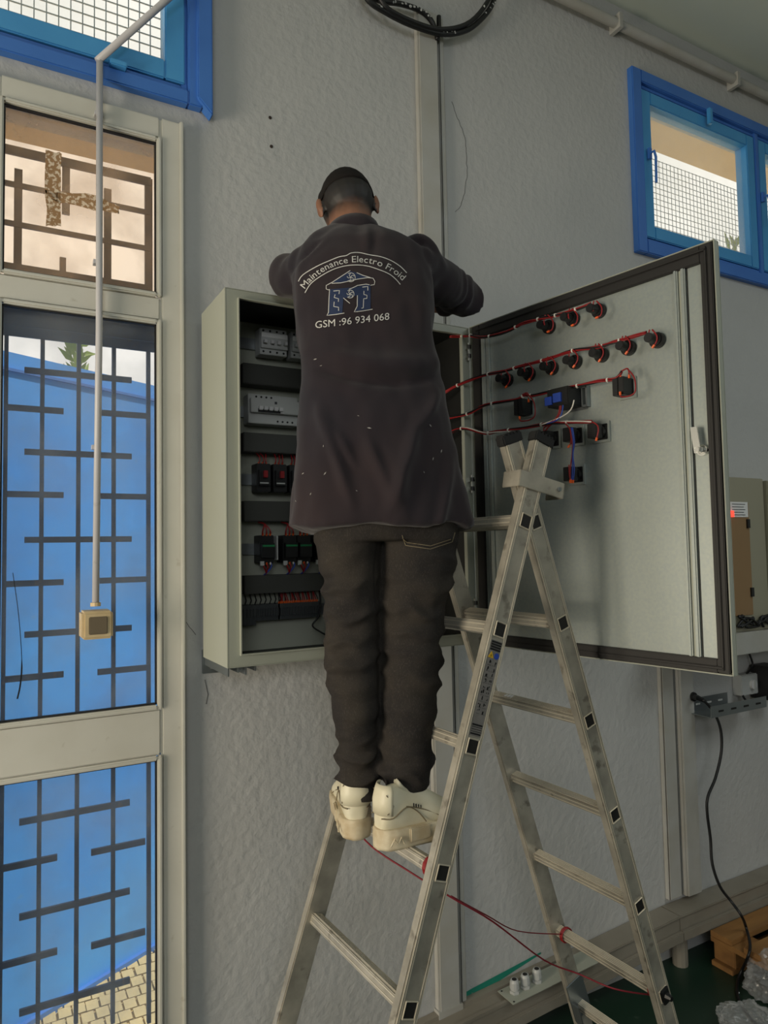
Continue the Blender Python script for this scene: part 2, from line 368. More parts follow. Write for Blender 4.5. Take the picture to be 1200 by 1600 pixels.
# ------------------------------------------------------------------ outdoors
g1, g2 = V((-.384, 1.14, 0)), V((.131, 1.425, 0)); gd = (g2-g1).normalized(); gn = V((gd.y, -gd.x, 0))
gt = thing('sheet_metal_gate', (g1.x, g1.y, -.1), 'tall blue sheet metal gate leaf standing outside the glazed door', 'gate')
MB().box((g1+g2)/2+gn*-.02+V((0, 0, 1.28)), (3.6, .03, 2.76), (gd, gn, Z)).build('sheet', A['bluegate'], gt)
MB().box((g1+g2)/2+gn*.0+V((0, 0, 2.585)), (3.6, .012, .012), (gd, gn, Z)).build('fold_line', A['blue'], gt)
MB().box((g1+g2)/2+gn*.0+V((0, 0, -.085)), (3.6, .03, .03), (gd, gn, Z)).build('bottom_rail', A['blue'], gt)
gnd = tag(MB().span((-6, .22, -.16), (9, 14, -.1)).build('outdoor_ground', A['stone']), kind='structure')
# pavers: small fish-scale concrete setts, kept as one part of the ground
pv = MB()
for i in range(26):
    for j in range(16):
        x = -.75+i*.055+(j % 2)*.0275; y = .45+j*.075
        pv.box((x+rnd.uniform(-.003, .003), y, -.1+rnd.uniform(0, .004)), (.048, .068, .02))
o = pv.build('paver_field', A['stone'], gnd); o['kind'] = 'stuff'
ez1 = at(120, 243, .62).z
struct(MB().span((-3.2, .22, ez1), (.5, .62, ez1+.16)).build('trim_2', A['eave']))
ez2 = at(1090, 262, .75).z
ev2 = struct(MB().span((1.6, .22, ez2), (6, .75, ez2+.16)).build('trim_3', A['eave']))
def plant(name, base, h, lab, nlf, lsz, seed, lean=.1):
    rr = random.Random(seed); t = thing(name, base, lab, 'plant'); b = V(base)
    st = MB(); lf = MB()
    for k in range(4):
        tip = b+V((rr.uniform(-lean, lean)*2, rr.uniform(-.1, .1), h*rr.uniform(.8, 1)))
        mid = (b+tip)/2+V((rr.uniform(-.05, .05), 0, 0)); st.tube([b, mid, tip], [.012, .008, .003], 5)
        for i in range(nlf):
            f = rr.uniform(.55, 1); p = b.lerp(tip, f)+V((rr.uniform(-.03, .03), rr.uniform(-.03, .03), 0))
            d = V((rr.uniform(-1, 1), rr.uniform(-.5, .5), rr.uniform(.1, 1))).normalized(); s_ = d.cross(V((0, 1, .2))).normalized()
            L = lsz*rr.uniform(.7, 1.2); nn = d.cross(s_)*.003
            lf.add([p, p+d*L*.4+s_*L*.16+nn, p+d*L, p+d*L*.4-s_*L*.16+nn], [(0, 1, 2, 3)])
    st.build('stem', A['stem'], t); o = lf.build('foliage', A['leaf'], t, fix=False); o['kind'] = 'stuff'
plant('shrub', (.37, 3.0, -.1), 3.40, 'leafy green shrub above the right end of the blue gate', 260, .17, 3, .13)
plant('shrub', (-.06, 3.0, -.1), 3.62, 'single thin leafy shoot above the middle of the blue gate', 60, .13, 5, .035)

# ------------------------------------------------------------------ window_1 (upper left, blue)
def window(name, x0, x1, z0, z1, sashes, outer=.05, dep=-.03, lip=True):
    t = sthing(name, (x0, 0, z0))
    fm = MB()
    for a, b in (((x0, z0), (x0+outer, z1)), ((x1-outer, z0), (x1, z1)), ((x0+outer, z0), (x1-outer, z0+outer)), ((x0+outer, z1-outer), (x1-outer, z1))):
        fm.span((a[0], dep, a[1]), (b[0], .10, b[1]))
    fm.build('window_frame', A['blue'], t, bevel=.004)
    it = MB(); o2 = outer+.02
    for a, b in (((x0+outer, z0+outer), (x0+o2, z1-outer)), ((x1-o2, z0+outer), (x1-outer, z1-outer)), ((x0+o2, z0+outer), (x1-o2, z0+o2)), ((x0+o2, z1-o2), (x1-o2, z1-outer))):
        it.span((a[0], dep+.018, a[1]), (b[0], .09, b[1]))
    it.build('inner_stop', A['blue'], t, bevel=.003)
    zz0, zz1 = z0+o2+.003, z1-o2-.003
    for i, (sx0, sx1) in enumerate(sashes):
        sh = MB(); sw = .062
        for a, b in (((sx0, zz0), (sx0+sw, zz1)), ((sx1-sw, zz0), (sx1, zz1)), ((sx0+sw, zz0), (sx1-sw, zz0+sw)), ((sx0+sw, zz1-sw), (sx1-sw, zz1))):
            sh.span((a[0], dep+.012, a[1]), (b[0], .05, b[1]))
        so = sh.build('sash', A['blue2'], t, bevel=.004)
        MB().span((sx0+sw-.004, .012, zz0+sw-.004), (sx1-sw+.004, .018, zz1-sw+.004)).build('glass_pane', A['glass2'], so)
        if i+1 < len(sashes):
            MB().span((sx1+.003, dep+.008, z0+outer), (sashes[i+1][0]-.003, .09, z1-outer)).build('mullion', A['blue'], t, bevel=.003)
    return t, zz0, zz1
x1 = w1r; o_ = .062
sa1 = at(287, 60).x
win1, a0, a1 = window('window_1', -2.6, x1-.028, w1b, 4.10, ((-2.5, -1.42), (-1.37, sa1)), outer=.045)
# right architrave running past the sill to a mitred point
ar = MB(); xa, xb = at(304, 150).x, w1r; zb1, zb2 = at(304, 163).z, at(327, 192).z
ar.add([(xa, -.045, zb1), (xb, -.045, zb2), (xb, -.045, 4.12), (xa, -.045, 4.12), (xa, 0, zb1), (xb, 0, zb2), (xb, 0, 4.12), (xa, 0, 4.12)],
       [(0, 1, 2, 3), (7, 6, 5, 4), (0, 4, 5, 1), (1, 5, 6, 2), (2, 6, 7, 3), (3, 7, 4, 0)])
ar.build('architrave', A['blue'], win1, bevel=.004)
MB().span((at(168, 110).x, -.05, at(180, 117).z), (at(195, 110).x, -.022, at(180, 108).z)).build('catch', A['blue2'], win1, bevel=.003)
def mesh_screen(name, x0, x1, z0, z1, y, sp, r, lab):
    m_ = MB(); k = int((x1-x0)/sp)
    for i in range(k+1): x = x0+i*sp; m_.box((x, y, (z0+z1)/2), (r, r, z1-z0))
    for i in range(int((z1-z0)/sp)+1): m_.box(((x0+x1)/2, y+r, z0+i*sp), (x1-x0, r, r))
    o = tag(m_.build(name, A['meshw']), lab, 'mesh'); return o
A['meshw'] = mat('galvanised_wire', (150, 156, 156), .5, .3)
mesh_screen('wire_mesh', -2.55, x1+.0, w1b+.02, 4.10, .235, .036, .0035, 'square wire mesh outside the upper left blue window')

# ------------------------------------------------------------------ window_2 (right, blue, two sashes)
s1a, s1b = at(1001, 260).x, at(1177, 320).x; s2a = at(1184, 330).x
win2, b0, b1 = window('window_2', w2l, w2l+W2W, w2b, w2t, ((s1a, s1b), (s2a, w2l+W2W-.075)), outer=.06)
def handle(x, z):
    h = MB().box((x, -.03, z), (.018, .012, .05)); h.tube([(x, -.036, z), (x, -.055, z), (x+.004, -.06, z-.03), (x+.006, -.055, z-.15)], .006, 8)
    h.build('handle', A['blue'], win2, smooth=False)
handle(at(1007, 245).x, at(1007, 245).z); handle(at(1184, 312).x, at(1184, 312).z)
hx = at(1098, 190); MB().span((hx.x-.012, -.05, hx.z-.035), (hx.x+.012, -.03, hx.z+.045)).build('top_catch', A['blue2'], win2, bevel=.003)
mesh_screen('wire_mesh', w2l-.05, w2l+W2W+.05, w2b-.25, at(1090, 275, .24).z, .235, .030, .0023, 'fine square wire mesh outside the right blue window')
op = thing('mesh_post', (w2l+.22, .26, -.1), 'pale post holding the wire mesh outside the right window', 'post')
MB().span((w2l+.20, .26, -.1), (w2l+.265, .29, w2t)).build('post', A['trunk'], op)
MB().span((w2l+.19, .255, w2b+.1), (w2l+.275, .295, w2b+.13)).build('strap', A['trunk'], op)
bq = at(1160, 385, 1.1)
plant('bush', (bq.x, 1.1, -.1), bq.z+.30, 'dark bush outside the lower right corner of the right window', 160, .16, 9, .07)

# ------------------------------------------------------------------ surface conduit with light switch
sy = -.055
cp = thing('light_switch', at(150, 975, sy), 'ivory surface mounted light switch box hanging on grey conduit before the glass', 'switch')
top = at(160, 92, sy); bot = at(150, 944, sy); xm = (top.x+bot.x)/2
cp_top = V((xm, sy, top.z))
cx_, cz_ = bot.x, at(150, 975, sy).z
hw, hh = .040, .0385
MB().span((cx_-hw, -.088, cz_-hh), (cx_+hw, -.012, cz_+hh)).build('back_box', A['switch'], cp, bevel=.006)
MB().span((cx_-hw+.001, -.104, cz_-hh+.001), (cx_+hw-.001, -.0885, cz_+hh-.001)).build('cover_frame', A['switch'], cp, bevel=.006)
MB().span((cx_-.024, -.1075, cz_-.024), (cx_+.024, -.103, cz_+.024)).build('rocker', A['rocker'], cp, bevel=.002)
MB().tube([(cx_-hw-.0015, -.045, cz_), (cx_-hw+.004, -.045, cz_)], .012, 14).build('knockout', A['switch'], cp)
cpt = thing('conduit_pipe', bot, 'grey white plastic conduit dropping past the left window to the switch', 'pipe')
MB().tube([V((bot.x, sy+.01, bot.z-.004)), V((xm+.001, sy+.01, (bot.z+top.z)/2)), cp_top+V((0, .01, 0))], .0095, 12).build('drop_pipe', A['pipe'], cpt, smooth=True)
e2 = at(285, -22, sy-.02)
MB().tube([cp_top+V((-.006, .01, -.004)), e2+(e2-cp_top)*.6], .0105, 12).build('diagonal_pipe', A['pipe'], cpt, smooth=True)
for f in (.28, .62, .9):
    p = V((bot.x, sy+.01, bot.z)).lerp(cp_top, f); MB().span((p.x-.012, sy+.012, p.z-.006), (p.x+.012, -.02, p.z+.006)).build('clip', A['pipe'], cpt)
MB().tube([V((bot.x, sy+.01, bot.z-.006)), V((bot.x, sy+.01, bot.z+.004))], .014, 12).build('gland', A['switch'], cpt)

# ------------------------------------------------------------------ vertical trunking, cable coil
def trunking(name, x0, x1, z0, z1, split, lab, d=.03, lean=0.):
    t = thing(name, ((x0+x1)/2, 0, z0), lab, 'trunking')
    for k, (a, b, dd) in enumerate(split):
        base = MB().span((a, -dd*.8, z0), (b, 0, z1)); base.build('channel', A['trunk'], t, bevel=.002)
        MB().span((a+.003, -dd, z0), (b-.003, -dd*.8+.001, z1-.002)).build('cover', A['trunk'], t, bevel=.003)
    return t
ta = at(651, 250).x; tb = at(682, 250).x; tc_ = at(685, 250).x; td = at(694, 250).x
tz = at(660, 22).z
tr_ = trunking('cable_trunking', ta, td, .16, tz, ((ta, tb, .03), (tc_, td, .02)), 'white vertical double cable trunking rising behind the man\'s head')
MB().span((ta-.006, -.034, .158), (tb+.006, -.001, .185)).build('end_cap', A['trunk'], tr_)
ra = at(1033, 1230).x; rb_ = at(1053, 1230).x; rc = at(1078, 1230).x
trunking('cable_trunking', ra, rc, .255, at(1030, 1035).z+.3, ((ra, rb_-.002, .025), (rb_+.012, rc, .045)), 'white vertical double cable trunking under the open cabinet door')
cl = thing('cable_coil', at(672, 20, -.05), 'black cable coil splashed with white plaster hanging at the wall top', 'cable')
loop = [(556, -50), (572, -4), (604, 20), (645, 40), (690, 53), (727, 48), (752, 30), (770, 4), (774, -30), (745, -70), (680, -92), (600, -85)]
lp = smooth_pts([at(x, y, -.05) for x, y in loop+[loop[0]]], 6)
MB().tube(lp, .0105, 10).build('cable_loop', A['black'], cl, smooth=True)
lp2 = smooth_pts([at(x, y, -.035) for x, y in ((560, -20), (590, 0), (625, 6), (655, 16), (672, 30), (680, 46), (684, 62))], 5)
MB().tube(lp2, .010, 10).build('cable_loop', A['black'], cl, smooth=True)
lp3 = smooth_pts([at(x, y, -.06) for x, y in ((585, -30), (600, 8), (640, 32), (690, 46), (735, 34), (765, -4), (768, -40))], 5)
MB().tube(lp3, .009, 8).build('cable_loop', A['black'], cl, smooth=True)
for k, (q, lo, hi) in enumerate(((lp, 6, 14), (lp2, 8, 22), (lp, 38, 46), (lp3, 22, 28), (lp, 24, 28))):
    for i in range(lo, hi):
        if rnd.random() < .7:
            p = q[i % len(q)]+V((rnd.uniform(-.006, .006), -.006, rnd.uniform(-.004, .008)))
            MB().ell(p, (rnd.uniform(.004, .009), .005, rnd.uniform(.003, .007)), n=7, m=5).build('plaster_splash', A['wall2'], cl)
MB().tube([V((tc_+.004, -.02, tz-.0)), V((tc_+.004, -.02, tz-.05))], .009, 8).build('tail', A['black'], cl)

# ------------------------------------------------------------------ electrical cabinet
CW, CD, CB, CH = .83959, .28584, 1.495, 1.06
cab = thing('electrical_cabinet', (CW/2, 0, CB), 'grey steel wall mounted electrical cabinet with wired door swung open', 'cabinet')
YB = -.034; th = .004
en = MB()
en.span((0, -CD, CB), (th, YB, CB+CH)); en.span((CW-th, -CD, CB), (CW, YB, CB+CH))
en.span((th, -CD, CB+CH-th), (CW-th, YB, CB+CH)); en.span((th, -CD, CB), (CW-th, YB, CB+th)); en.span((th, YB-.003, CB+th), (CW-th, YB, CB+CH-th))
en.build('enclosure', A['cabpaint'], cab, bevel=.0018)
lx = .038; ff = MB()
for a, b in (((th, CB+th), (lx, CB+CH-th)), ((CW-lx, CB+th), (CW-th, CB+CH-th)), ((lx, CB+CH-.03), (CW-lx, CB+CH-th)), ((lx, CB+th), (CW-lx, CB+.035))):
    ff.span((a[0], -CD+.0005, a[1]), (b[0], -CD+.004, b[1]))
ff.build('front_flange', A['cabpaint'], cab)
li = MB()
for a, b in (((lx-.003, CB+.033), (lx, CB+CH-.028)), ((CW-lx, CB+.033), (CW-lx+.003, CB+CH-.028)), ((lx, CB+CH-.031), (CW-lx, CB+CH-.028)), ((lx, CB+.033), (CW-lx, CB+.037))):
    li.span((a[0], -CD-.012, a[1]), (b[0], -CD+.0, b[1]))
li.build('rain_lip', A['cabpaint'], cab)
# near-black sheets that paint the shade inside the enclosure
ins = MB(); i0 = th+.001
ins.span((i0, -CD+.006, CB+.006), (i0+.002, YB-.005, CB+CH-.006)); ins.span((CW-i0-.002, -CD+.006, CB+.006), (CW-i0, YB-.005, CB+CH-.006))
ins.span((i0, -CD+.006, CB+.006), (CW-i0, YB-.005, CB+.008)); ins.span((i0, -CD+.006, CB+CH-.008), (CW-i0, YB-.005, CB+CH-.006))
ins.build('inside_shade', A['cabin'], cab)
MB().span((.06, -.036, CB+.04), (CW-.05, -.033, CB+CH-.04)).build('mounting_plate', A['cabin'], cab)  # plate darkened to the same painted shade
for z0, z1 in ((2.335, 2.40), (2.122, 2.182), (1.906, 1.969), (1.682, 1.738)):
    du = MB().span((.112, -.095, z0), (.74, -.037, z1)).build('wiring_duct', A['duct'], cab, bevel=.002)
MB().span((.745, -.095, CB+.1), (.79, -.037, CB+CH-.1)).build('wiring_duct', A['duct'], cab, bevel=.002)
for z in (2.476, 2.255, 2.04, 1.82, 1.62):
    MB().span((.10, -.048, z-.0175), (.74, -.037, z+.0175)).build('din_rail', A['steel'], cab)
def breaker(x, z, n, col='lgrey', wdt=.0178, front=-.118, first=True):
    W_ = n*wdt; x1 = x+W_
    b = MB().span((x, -.095, z-.042), (x1, -.048, z+.042)); b.span((x+.0005, front+.012, z-.024), (x1-.0005, -.0945, z+.026))
    o = b.build('circuit_breaker', A[col], cab, bevel=.0015)
    MB().span((x+.002, front+.0105, z+.010), (x1-.002, front+.0125, z+.024)).build('label_strip', A['paper'] if col == 'lgrey' else A['dgrey'], o)
    for i in range(n):
        c = x+(i+.5)*wdt
        MB().span((c-.005, front-.002, z-.012), (c+.005, front+.013, z-.001)).build('toggle', A['white'], o, bevel=.001)
        for zz in (-.033, .034): MB().tube([(c, -.0958, z+zz), (c, -.0935, z+zz)], .0036, 8).build('terminal_screw', A['black'], o)
    return o
breaker(.168, 2.476, 4, wdt=.0225); breaker(.272, 2.476, 4, wdt=.0225); breaker(.37, 2.476, 4); breaker(.46, 2.476, 3); breaker(.56, 2.476, 3)
# wide residual-current unit
rx0, rx1, rz = .132, .30, 2.258
rc_ = MB().span((rx0-.004, -.095, rz-.046), (rx1-.008, -.048, rz+.046)); rc_.span((rx0, -.108, rz-.014), (rx1, -.0945, rz+.030)); rc_.span((rx0, -.112, rz-.014), (rx1, -.1075, rz+.012))
ro = rc_.build('residual_current_device', A['lgrey'], cab, bevel=.0015)
MB().span((rx0+.022, -.1135, rz-.013), (rx0+.095, -.1115, rz-.002)).build('toggle_slot', A['black'], ro)
for i in range(5): MB().span((rx0+.024+i*.0165, -.120, rz-.007), (rx0+.036+i*.0165, -.111, rz+.005)).build('toggle', A['white'], ro, bevel=.001)
for i in range(4):
    MB().tube([(rx0+.022+i*.0165, -.0958, rz+.038), (rx0+.022+i*.0165, -.094, rz+.038)], .0034, 8).build('terminal_screw', A['black'], ro)
    MB().tube([(rx0+.092+i*.0165, -.0958, rz-.036), (rx0+.092+i*.0165, -.094, rz-.036)], .0034, 8).build('terminal_screw', A['black'], ro)
MB().span((rx0+.078, -.1085, rz+.016), (rx0+.086, -.1075, rz+.024)).build('data_mark', A['dgrey'], ro)
MB().span((.30, -.10, rz-.04), (.36, -.048, rz+.04)).build('relay', A['lgrey'], cab, bevel=.002)
# motor starters with red rotary knobs
for i, x in enumerate((.152, .206, .26, .314, .368, .422)):
    o = MB().span((x, -.10, 1.998), (x+.045, -.048, 2.086)); o.span((x+.004, -.112, 2.016), (x+.041, -.0995, 2.066))
    o = o.build('motor_starter', A['black'], cab, bevel=.0015)
    MB().span((x+.016, -.122, 2.040), (x+.029, -.1115, 2.062)).build('knob', A['red'], o, bevel=.001)
    MB().span((x+.006, -.1125, 2.022), (x+.034, -.1118, 2.026)).build('label_strip', A['lgrey'], o)
    for k in range(3):
        xx = x+.010+k*.012
        MB().tube(smooth_pts([(xx, -.088, 2.080), (xx+rnd.uniform(-.004, .004), -.094, 2.104), (xx+rnd.uniform(-.008, .008), -.07, 2.124)], 3), .0022, 6).build('wire', A['red'], o)
        MB().tube([(xx, -.089, 2.079), (xx, -.0905, 2.091)], .0030, 6).build('ferrule', A['orange'], o)
# contactors
for i, x in enumerate((.158, .234, .282, .345, .40)):
    o = MB().span((x, -.105, 1.776), (x+.045, -.048, 1.862)); o.span((x+.002, -.122, 1.792), (x+.043, -.1045, 1.838))
    o = o.build('contactor', A['black'], cab, bevel=.0015)
    MB().span((x+.003, -.1232, 1.826), (x+.042, -.1218, 1.832)).build('green_strip', A['green'], o)
    MB().span((x-.0005, -.1105, 1.768), (x+.012, -.1045, 1.782)).build('tab', A['lgrey'], o)
    for k in range(3):
        xx = x+.010+k*.012; m_ = (A['red'], A['red'], A['wblue'])[k]
        MB().tube(smooth_pts([(xx, -.098, 1.856), (xx-.002, -.110, 1.876), (x+.018, -.098, 1.897), (x+.006, -.075, 1.904)], 4), .0024, 6).build('wire', A['red'], o)
        MB().tube([(xx, -.099, 1.855), (xx, -.106, 1.868)], .0032, 6).build('ferrule', A['orange'], o)
        MB().tube(smooth_pts([(xx, -.098, 1.782), (xx+.001, -.110, 1.765), (x+.022, -.098, 1.745), (x+.02, -.08, 1.738)], 4), .0024, 6).build('wire', m_, o)
        MB().tube([(xx, -.099, 1.782), (xx, -.107, 1.770)], .0032, 6).build('ferrule', A['orange'] if k != 2 else A['wwhite'], o)
MB().span((.2105, -.112, 1.785), (.2145, -.05, 1.86)).build('end_stop', A['lgrey'], cab)
# terminal blocks: a row of thin clamps
for g, (x0, n, tall) in enumerate(((.088, 6, 1), (.150, 14, 0), (.222, 26, 0), (.40, 20, 0))):
    for i in range(n):
        w_ = .010 if g == 0 else .0052; x = x0+i*(w_+.0003)
        b = MB().span((x, -.088, 1.598-(.012 if g == 0 else 0)), (x+w_, -.048, 1.648)); b.span((x+.0006, -.094, 1.612), (x+w_-.0006, -.0875, 1.636))
        b.build('terminal_clamp', A['dgrey'], cab)
for i in range(22):
    x = .226+i*.0062; MB().tube([(x, -.080, 1.646), (x+rnd.uniform(-.002, .002), -.086, 1.658), (x+rnd.uniform(-.006, .006), -.07, 1.684)], .0016, 5).build('wire', A['red'] if i % 3 else A['black'], cab)
    MB().tube([(x, -.082, 1.646), (x, -.085, 1.655)], .0022, 5).build('ferrule', A['orange'], cab)
for i in range(9):
    x = .10+i*.016; MB().tube([(x, -.078, 1.646), (x+.004, -.084, 1.662), (x+.002, -.07, 1.684)], .002, 5).build('wire', A['black'], cab)
MB().tube(smooth_pts([(.37, -.07, 1.69), (.365, -.09, 1.64), (.352, -.10, 1.60), (.328, -.11, 1.575), (.35, -.115, 1.555), (.40, -.11, 1.53), (.46, -.10, 1.515)], 5), .003, 6).build('wire', A['black'], cab)
# mounting brackets below the enclosure
for x in (.004, .66):
    b = MB().span((x, -.006, CB-.055), (x+.055, -.001, CB+.02)).build('mounting_ear', A['steel'], cab, bevel=.002)
    MB().tube([(x+.028, -.010, CB-.034), (x+.028, -.002, CB-.034)], .009, 10).build('bolt_head', A['chrome'], b)
for x in (.012, .062):
    c = MB(); c.span((x, -.25, CB-.028), (x+.004, -.006, CB-.001)); c.span((x+.004, -.25, CB-.004), (x+.032, -.006, CB-.001)); c.span((x+.028, -.25, CB-.02), (x+.032, -.006, CB-.001))
    c.build('support_rail', A['steel'], cab)
# hinges at the right frame
hs = (at(736, 552, -CD).z, at(739, 757, -CD).z, CB+.12)
for z in hs:
    h = MB().span((CW-.020, -CD-.018, z-.022), (CW-.006, -CD, z-.008)); h.span((CW-.020, -CD-.018, z+.008), (CW-.006, -CD, z+.022)); h.tube([(CW-.013, -CD-.010, z-.03), (CW-.013, -CD-.010, z+.03)], .004, 8)
    h.build('hinge', A['chrome'], cab)

# --- the open door (local: u from hinge, v up, t out of the inner face)
PH = 1.4066790915705134
Hn = V((CW, -CD, CB)); Du = V((math.cos(PH), -math.sin(PH), 0)); Dn = V((-math.sin(PH), -math.cos(PH), 0))
def D(u, v, t=0.): return Hn+Du*u+Z*v+Dn*t
DA = (Du, Z, Dn)
def dbox(mb, u0, u1, v0, v1, t0, t1): return mb.box(D((u0+u1)/2, (v0+v1)/2, (t0+t1)/2), (u1-u0, v1-v0, t1-t0), DA)
def dpx(x, y, t=0.):                        # pixel on the door plane -> point t in front of it
    p = onp(x, y, D(0, 0, t), Dn); return p
door = dbox(MB(), .004, CW, 0, CH, -.020, -.016)
for a in ((.004, .007, 0, CH), (CW-.003, CW, 0, CH), (.007, CW-.003, 0, .003), (.007, CW-.003, CH-.003, CH)): dbox(door, *a, -.016, .004)
door = door.build('door', A['cabpaint'], cab, bevel=.001)
pn = dbox(MB(), .04, CW-.022, .035, CH-.045, -.015, -.001).build('inner_sheet', A['galv'], door)
gk = MB()
for a in ((.022, .056, .006, CH-.006), (CW-.034, CW-.005, .006, CH-.006), (.056, CW-.034, .005, .038), (.056, CW-.034, CH-.050, CH-.006)): dbox(gk, *a, -.012, .010)
for a in ((CW-.024, CW-.016, .012, CH-.014), (.04, CW-.016, .014, .022), (.04, CW-.016, CH-.026, CH-.018)): dbox(gk, *a, .010, .014)
gk.build('gasket', A['seal'], door, bevel=.002)
for a in ((.058, .076, .036, CH-.046), (.079, .094, .036, CH-.046)): dbox(MB(), *a, -.001, .007).build('stiffener', A['galv'], door, bevel=.002)
for a in ((.733, .744, .036, CH-.046), (.752, .764, .036, CH-.046)): dbox(MB(), *a, -.001, .010).build('stiffener', A['galv'], door, bevel=.003)
dbox(MB(), .7445, .7515, .037, CH-.047, -.001, .0015).build('channel_floor', A['cabpaint'], door)
dbox(MB(), .7655, .767, .036, CH-.046, -.001, .0012).build('seam_line', A['seal'], door)
# lock with cam latch
lk = MB().tube([D(.790, .545, -.001), D(.790, .545, .012)], .014, 14); lk.tube([D(.790, .545, .012), D(.790, .545, .022)], .009, 10)
lk = lk.build('lock', A['chrome'], door)
cam_ = MB(); c0 = D(.788, .545, .026)
cam_.box(D(.783, .570, .024), (.018, .066, .004), (Du, (Z*1+Du*-.12).normalized(), Dn)); cam_.tube([D(.788, .545, .020), D(.788, .545, .032)], .007, 10)
cam_.build('cam_latch', A['chrome'], lk if False else door, bevel=.001)
# indicator lamps : base ring, body, wires
def lamp(u, v):
    b = MB().tube([D(u, v, 0), D(u, v, .014)], .0205, 20); b.tube([D(u, v, .014), D(u, v, .022)], .0165, 20); b.tube([D(u, v, .022), D(u, v, .052)], .0125, 16)
    o = b.build('indicator_lamp', A['black'], door, bevel=.0012)
    return o
us = (.164, .253, .338, .421, .509, .593, .677)
for u in (.342, .428, .516): lamp(u-.004, .972)
for u in us: lamp(u+.006, .846)
def selector(u, v, kind):
    b = MB()
    dbox(b, u-.020, u+.020, v-.022, v+.022, 0, .008)
    if kind == 's':
        dbox(b, u-.017, u-.001, v-.024, v+.024, .008, .050); dbox(b, u+.001, u+.017, v-.024, v+.024, .008, .050)
    else:
        b.tube([D(u, v, .008), D(u, v, .022)], .018, 14); dbox(b, u-.014, u+.014, v-.020, v+.020, .022, .052)
    o = b.build('contact_block', A['black'], door, bevel=.0012)
    fr_ = dbox(MB(), u-.026, u+.026, v-.029, v+.029, -.0005, .006).build('mounting_collar', A['galv'], door, bevel=.001)
    return o
selector(.246, .742, 's'); selector(.590, .738, 's')
for u, v in ((.340, .634), (.422, .632), (.505, .631), (.420, .520)): selector(u, v, 'b')
# panel meter
mu0, mu1, mv0, mv1 = .375, .448, .713, .765
pm = dbox(MB(), mu0, mu1, mv0, mv1, 0, .074).build('panel_meter', A['black'], door, bevel=.002)
dbox(MB(), mu0-.004, mu0+.02, mv0+.006, mv0+.03, .074, .080).build('terminal_row', A['wblue'], door)
dbox(MB(), mu0+.025, mu0+.052, mv0+.010, mv0+.036, .074, .080).build('terminal_row', A['wblue'], door)
mf = MB()
for a in ((mu1+.002, mu1+.020, mv0-.004, mv0+.002), (mu1+.002, mu1+.020, mv1-.002, mv1+.004), (mu1+.016, mu1+.021, mv0-.004, mv1+.004), (mu1+.002, mu1+.006, mv0-.004, mv1+.004)): dbox(mf, *a, 0, .016)
mf.build('meter_clamp', A['steel'], door)
dbox(MB(), .386, .46, .705, .775, .0, .001).build('cutout_edge', A['steel'], door)
# wiring looms
def loom(pts, n=2, r=.0022, mats=('red', 'red', 'black'), t=.046, spread=.003, ties=True, pre=None):
    q0 = dpx(*pts[0], t); pre = pre or [V((.735, -.10, q0.z-.03)), V((.765, -.20, q0.z-.02))]
    base = smooth_pts(pre+[dpx(x, y, t) for x, y in pts[1:]], 4)
    for k in range(n):
        ph_ = k*2*math.pi/max(n, 1)
        pp = [p+Z*spread*math.cos(ph_+i*.35)+Dn*spread*math.sin(ph_+i*.35) for i, p in enumerate(base)]
        MB().tube(pp, r, 6).build('wire', A[mats[k % len(mats)]], door, smooth=True)
    if ties:
        for i in range(3, len(base)-3, 5):
            dd = (base[i+1]-base[i]).normalized()*.0022
            MB().tube([base[i]-dd, base[i]+dd], spread+r+.0014, 8).build('cable_tie', A['wwhite'] if False else A['wwhite'], door)
loom([(716, 523), (735, 524.5), (757, 527), (790, 518.6), (820, 504.5), (847, 497.6), (868, 493), (892, 486.5), (923, 474.5)], 3, pre=[V((.775, -.265, CB+CH-.034)), V((.812, -.30, CB+CH-.036))])
loom([(706, 606), (715, 602), (754, 587), (787, 580), (820, 570.5), (856, 561), (895, 548), (934, 542.6), (958, 535), (979, 529), (1010, 519.5)], 4)
loom([(705, 645), (730, 647), (757, 633.5), (808, 623.6), (820, 617), (832, 618.5), (859, 611.6), (892, 605), (934, 596), (961, 591.5), (971.5, 581)], 3)
loom([(708, 672), (721, 669.5), (757, 677), (778, 674), (814, 669.5), (856, 662), (886, 660), (925, 659)], 4, mats=('black', 'red', 'wwhite', 'red'))
def lead(pts, m='red', r=.0020, t=.046, tip=True):
    pp = smooth_pts([dpx(x, y, t) for x, y in pts], 4); MB().tube(pp, r, 6).build('wire', A[m], door, smooth=True)
    if tip:
        d_ = (pp[-1]-pp[-2]).normalized(); MB().tube([pp[-1]-d_*.004, pp[-1]+d_*.005], .0032, 6).build('ferrule', A['orange'], door)
for (cx1, cy1) in ((858, 500), (896, 490), (934, 478)):
    lead([(cx1-6, cy1-8), (cx1-8, cy1+2), (cx1-7, cy1+8)], tip=False); lead([(cx1-2, cy1-8), (cx1+6, cy1+2), (cx1+5, cy1+14), (cx1-1, cy1+18)], t=.05)
for (cx1, cy1) in ((790, 584), (826, 573), (861, 563), (896, 552), (936, 543), (978, 531), (1020, 521)):
    lead([(cx1-5, cy1-6), (cx1-7, cy1+2), (cx1-6, cy1+8)], tip=False); lead([(cx1-1, cy1-6), (cx1+6, cy1+3), (cx1+6, cy1+12), (cx1+1, cy1+20)], t=.054)
for (cx1, cy1) in ((822, 620), (979, 582)):
    lead([(cx1-9, cy1-1), (cx1-9, cy1+8)]); lead([(cx1-8, cy1-2), (cx1+2, cy1-6), (cx1+4, cy1+6)])
    lead([(cx1+2, cy1-5), (cx1+12, cy1+8), (cx1+14, cy1+28), (cx1+6, cy1+36), (cx1-8, cy1+38), (cx1-10, cy1+33)], t=.058)
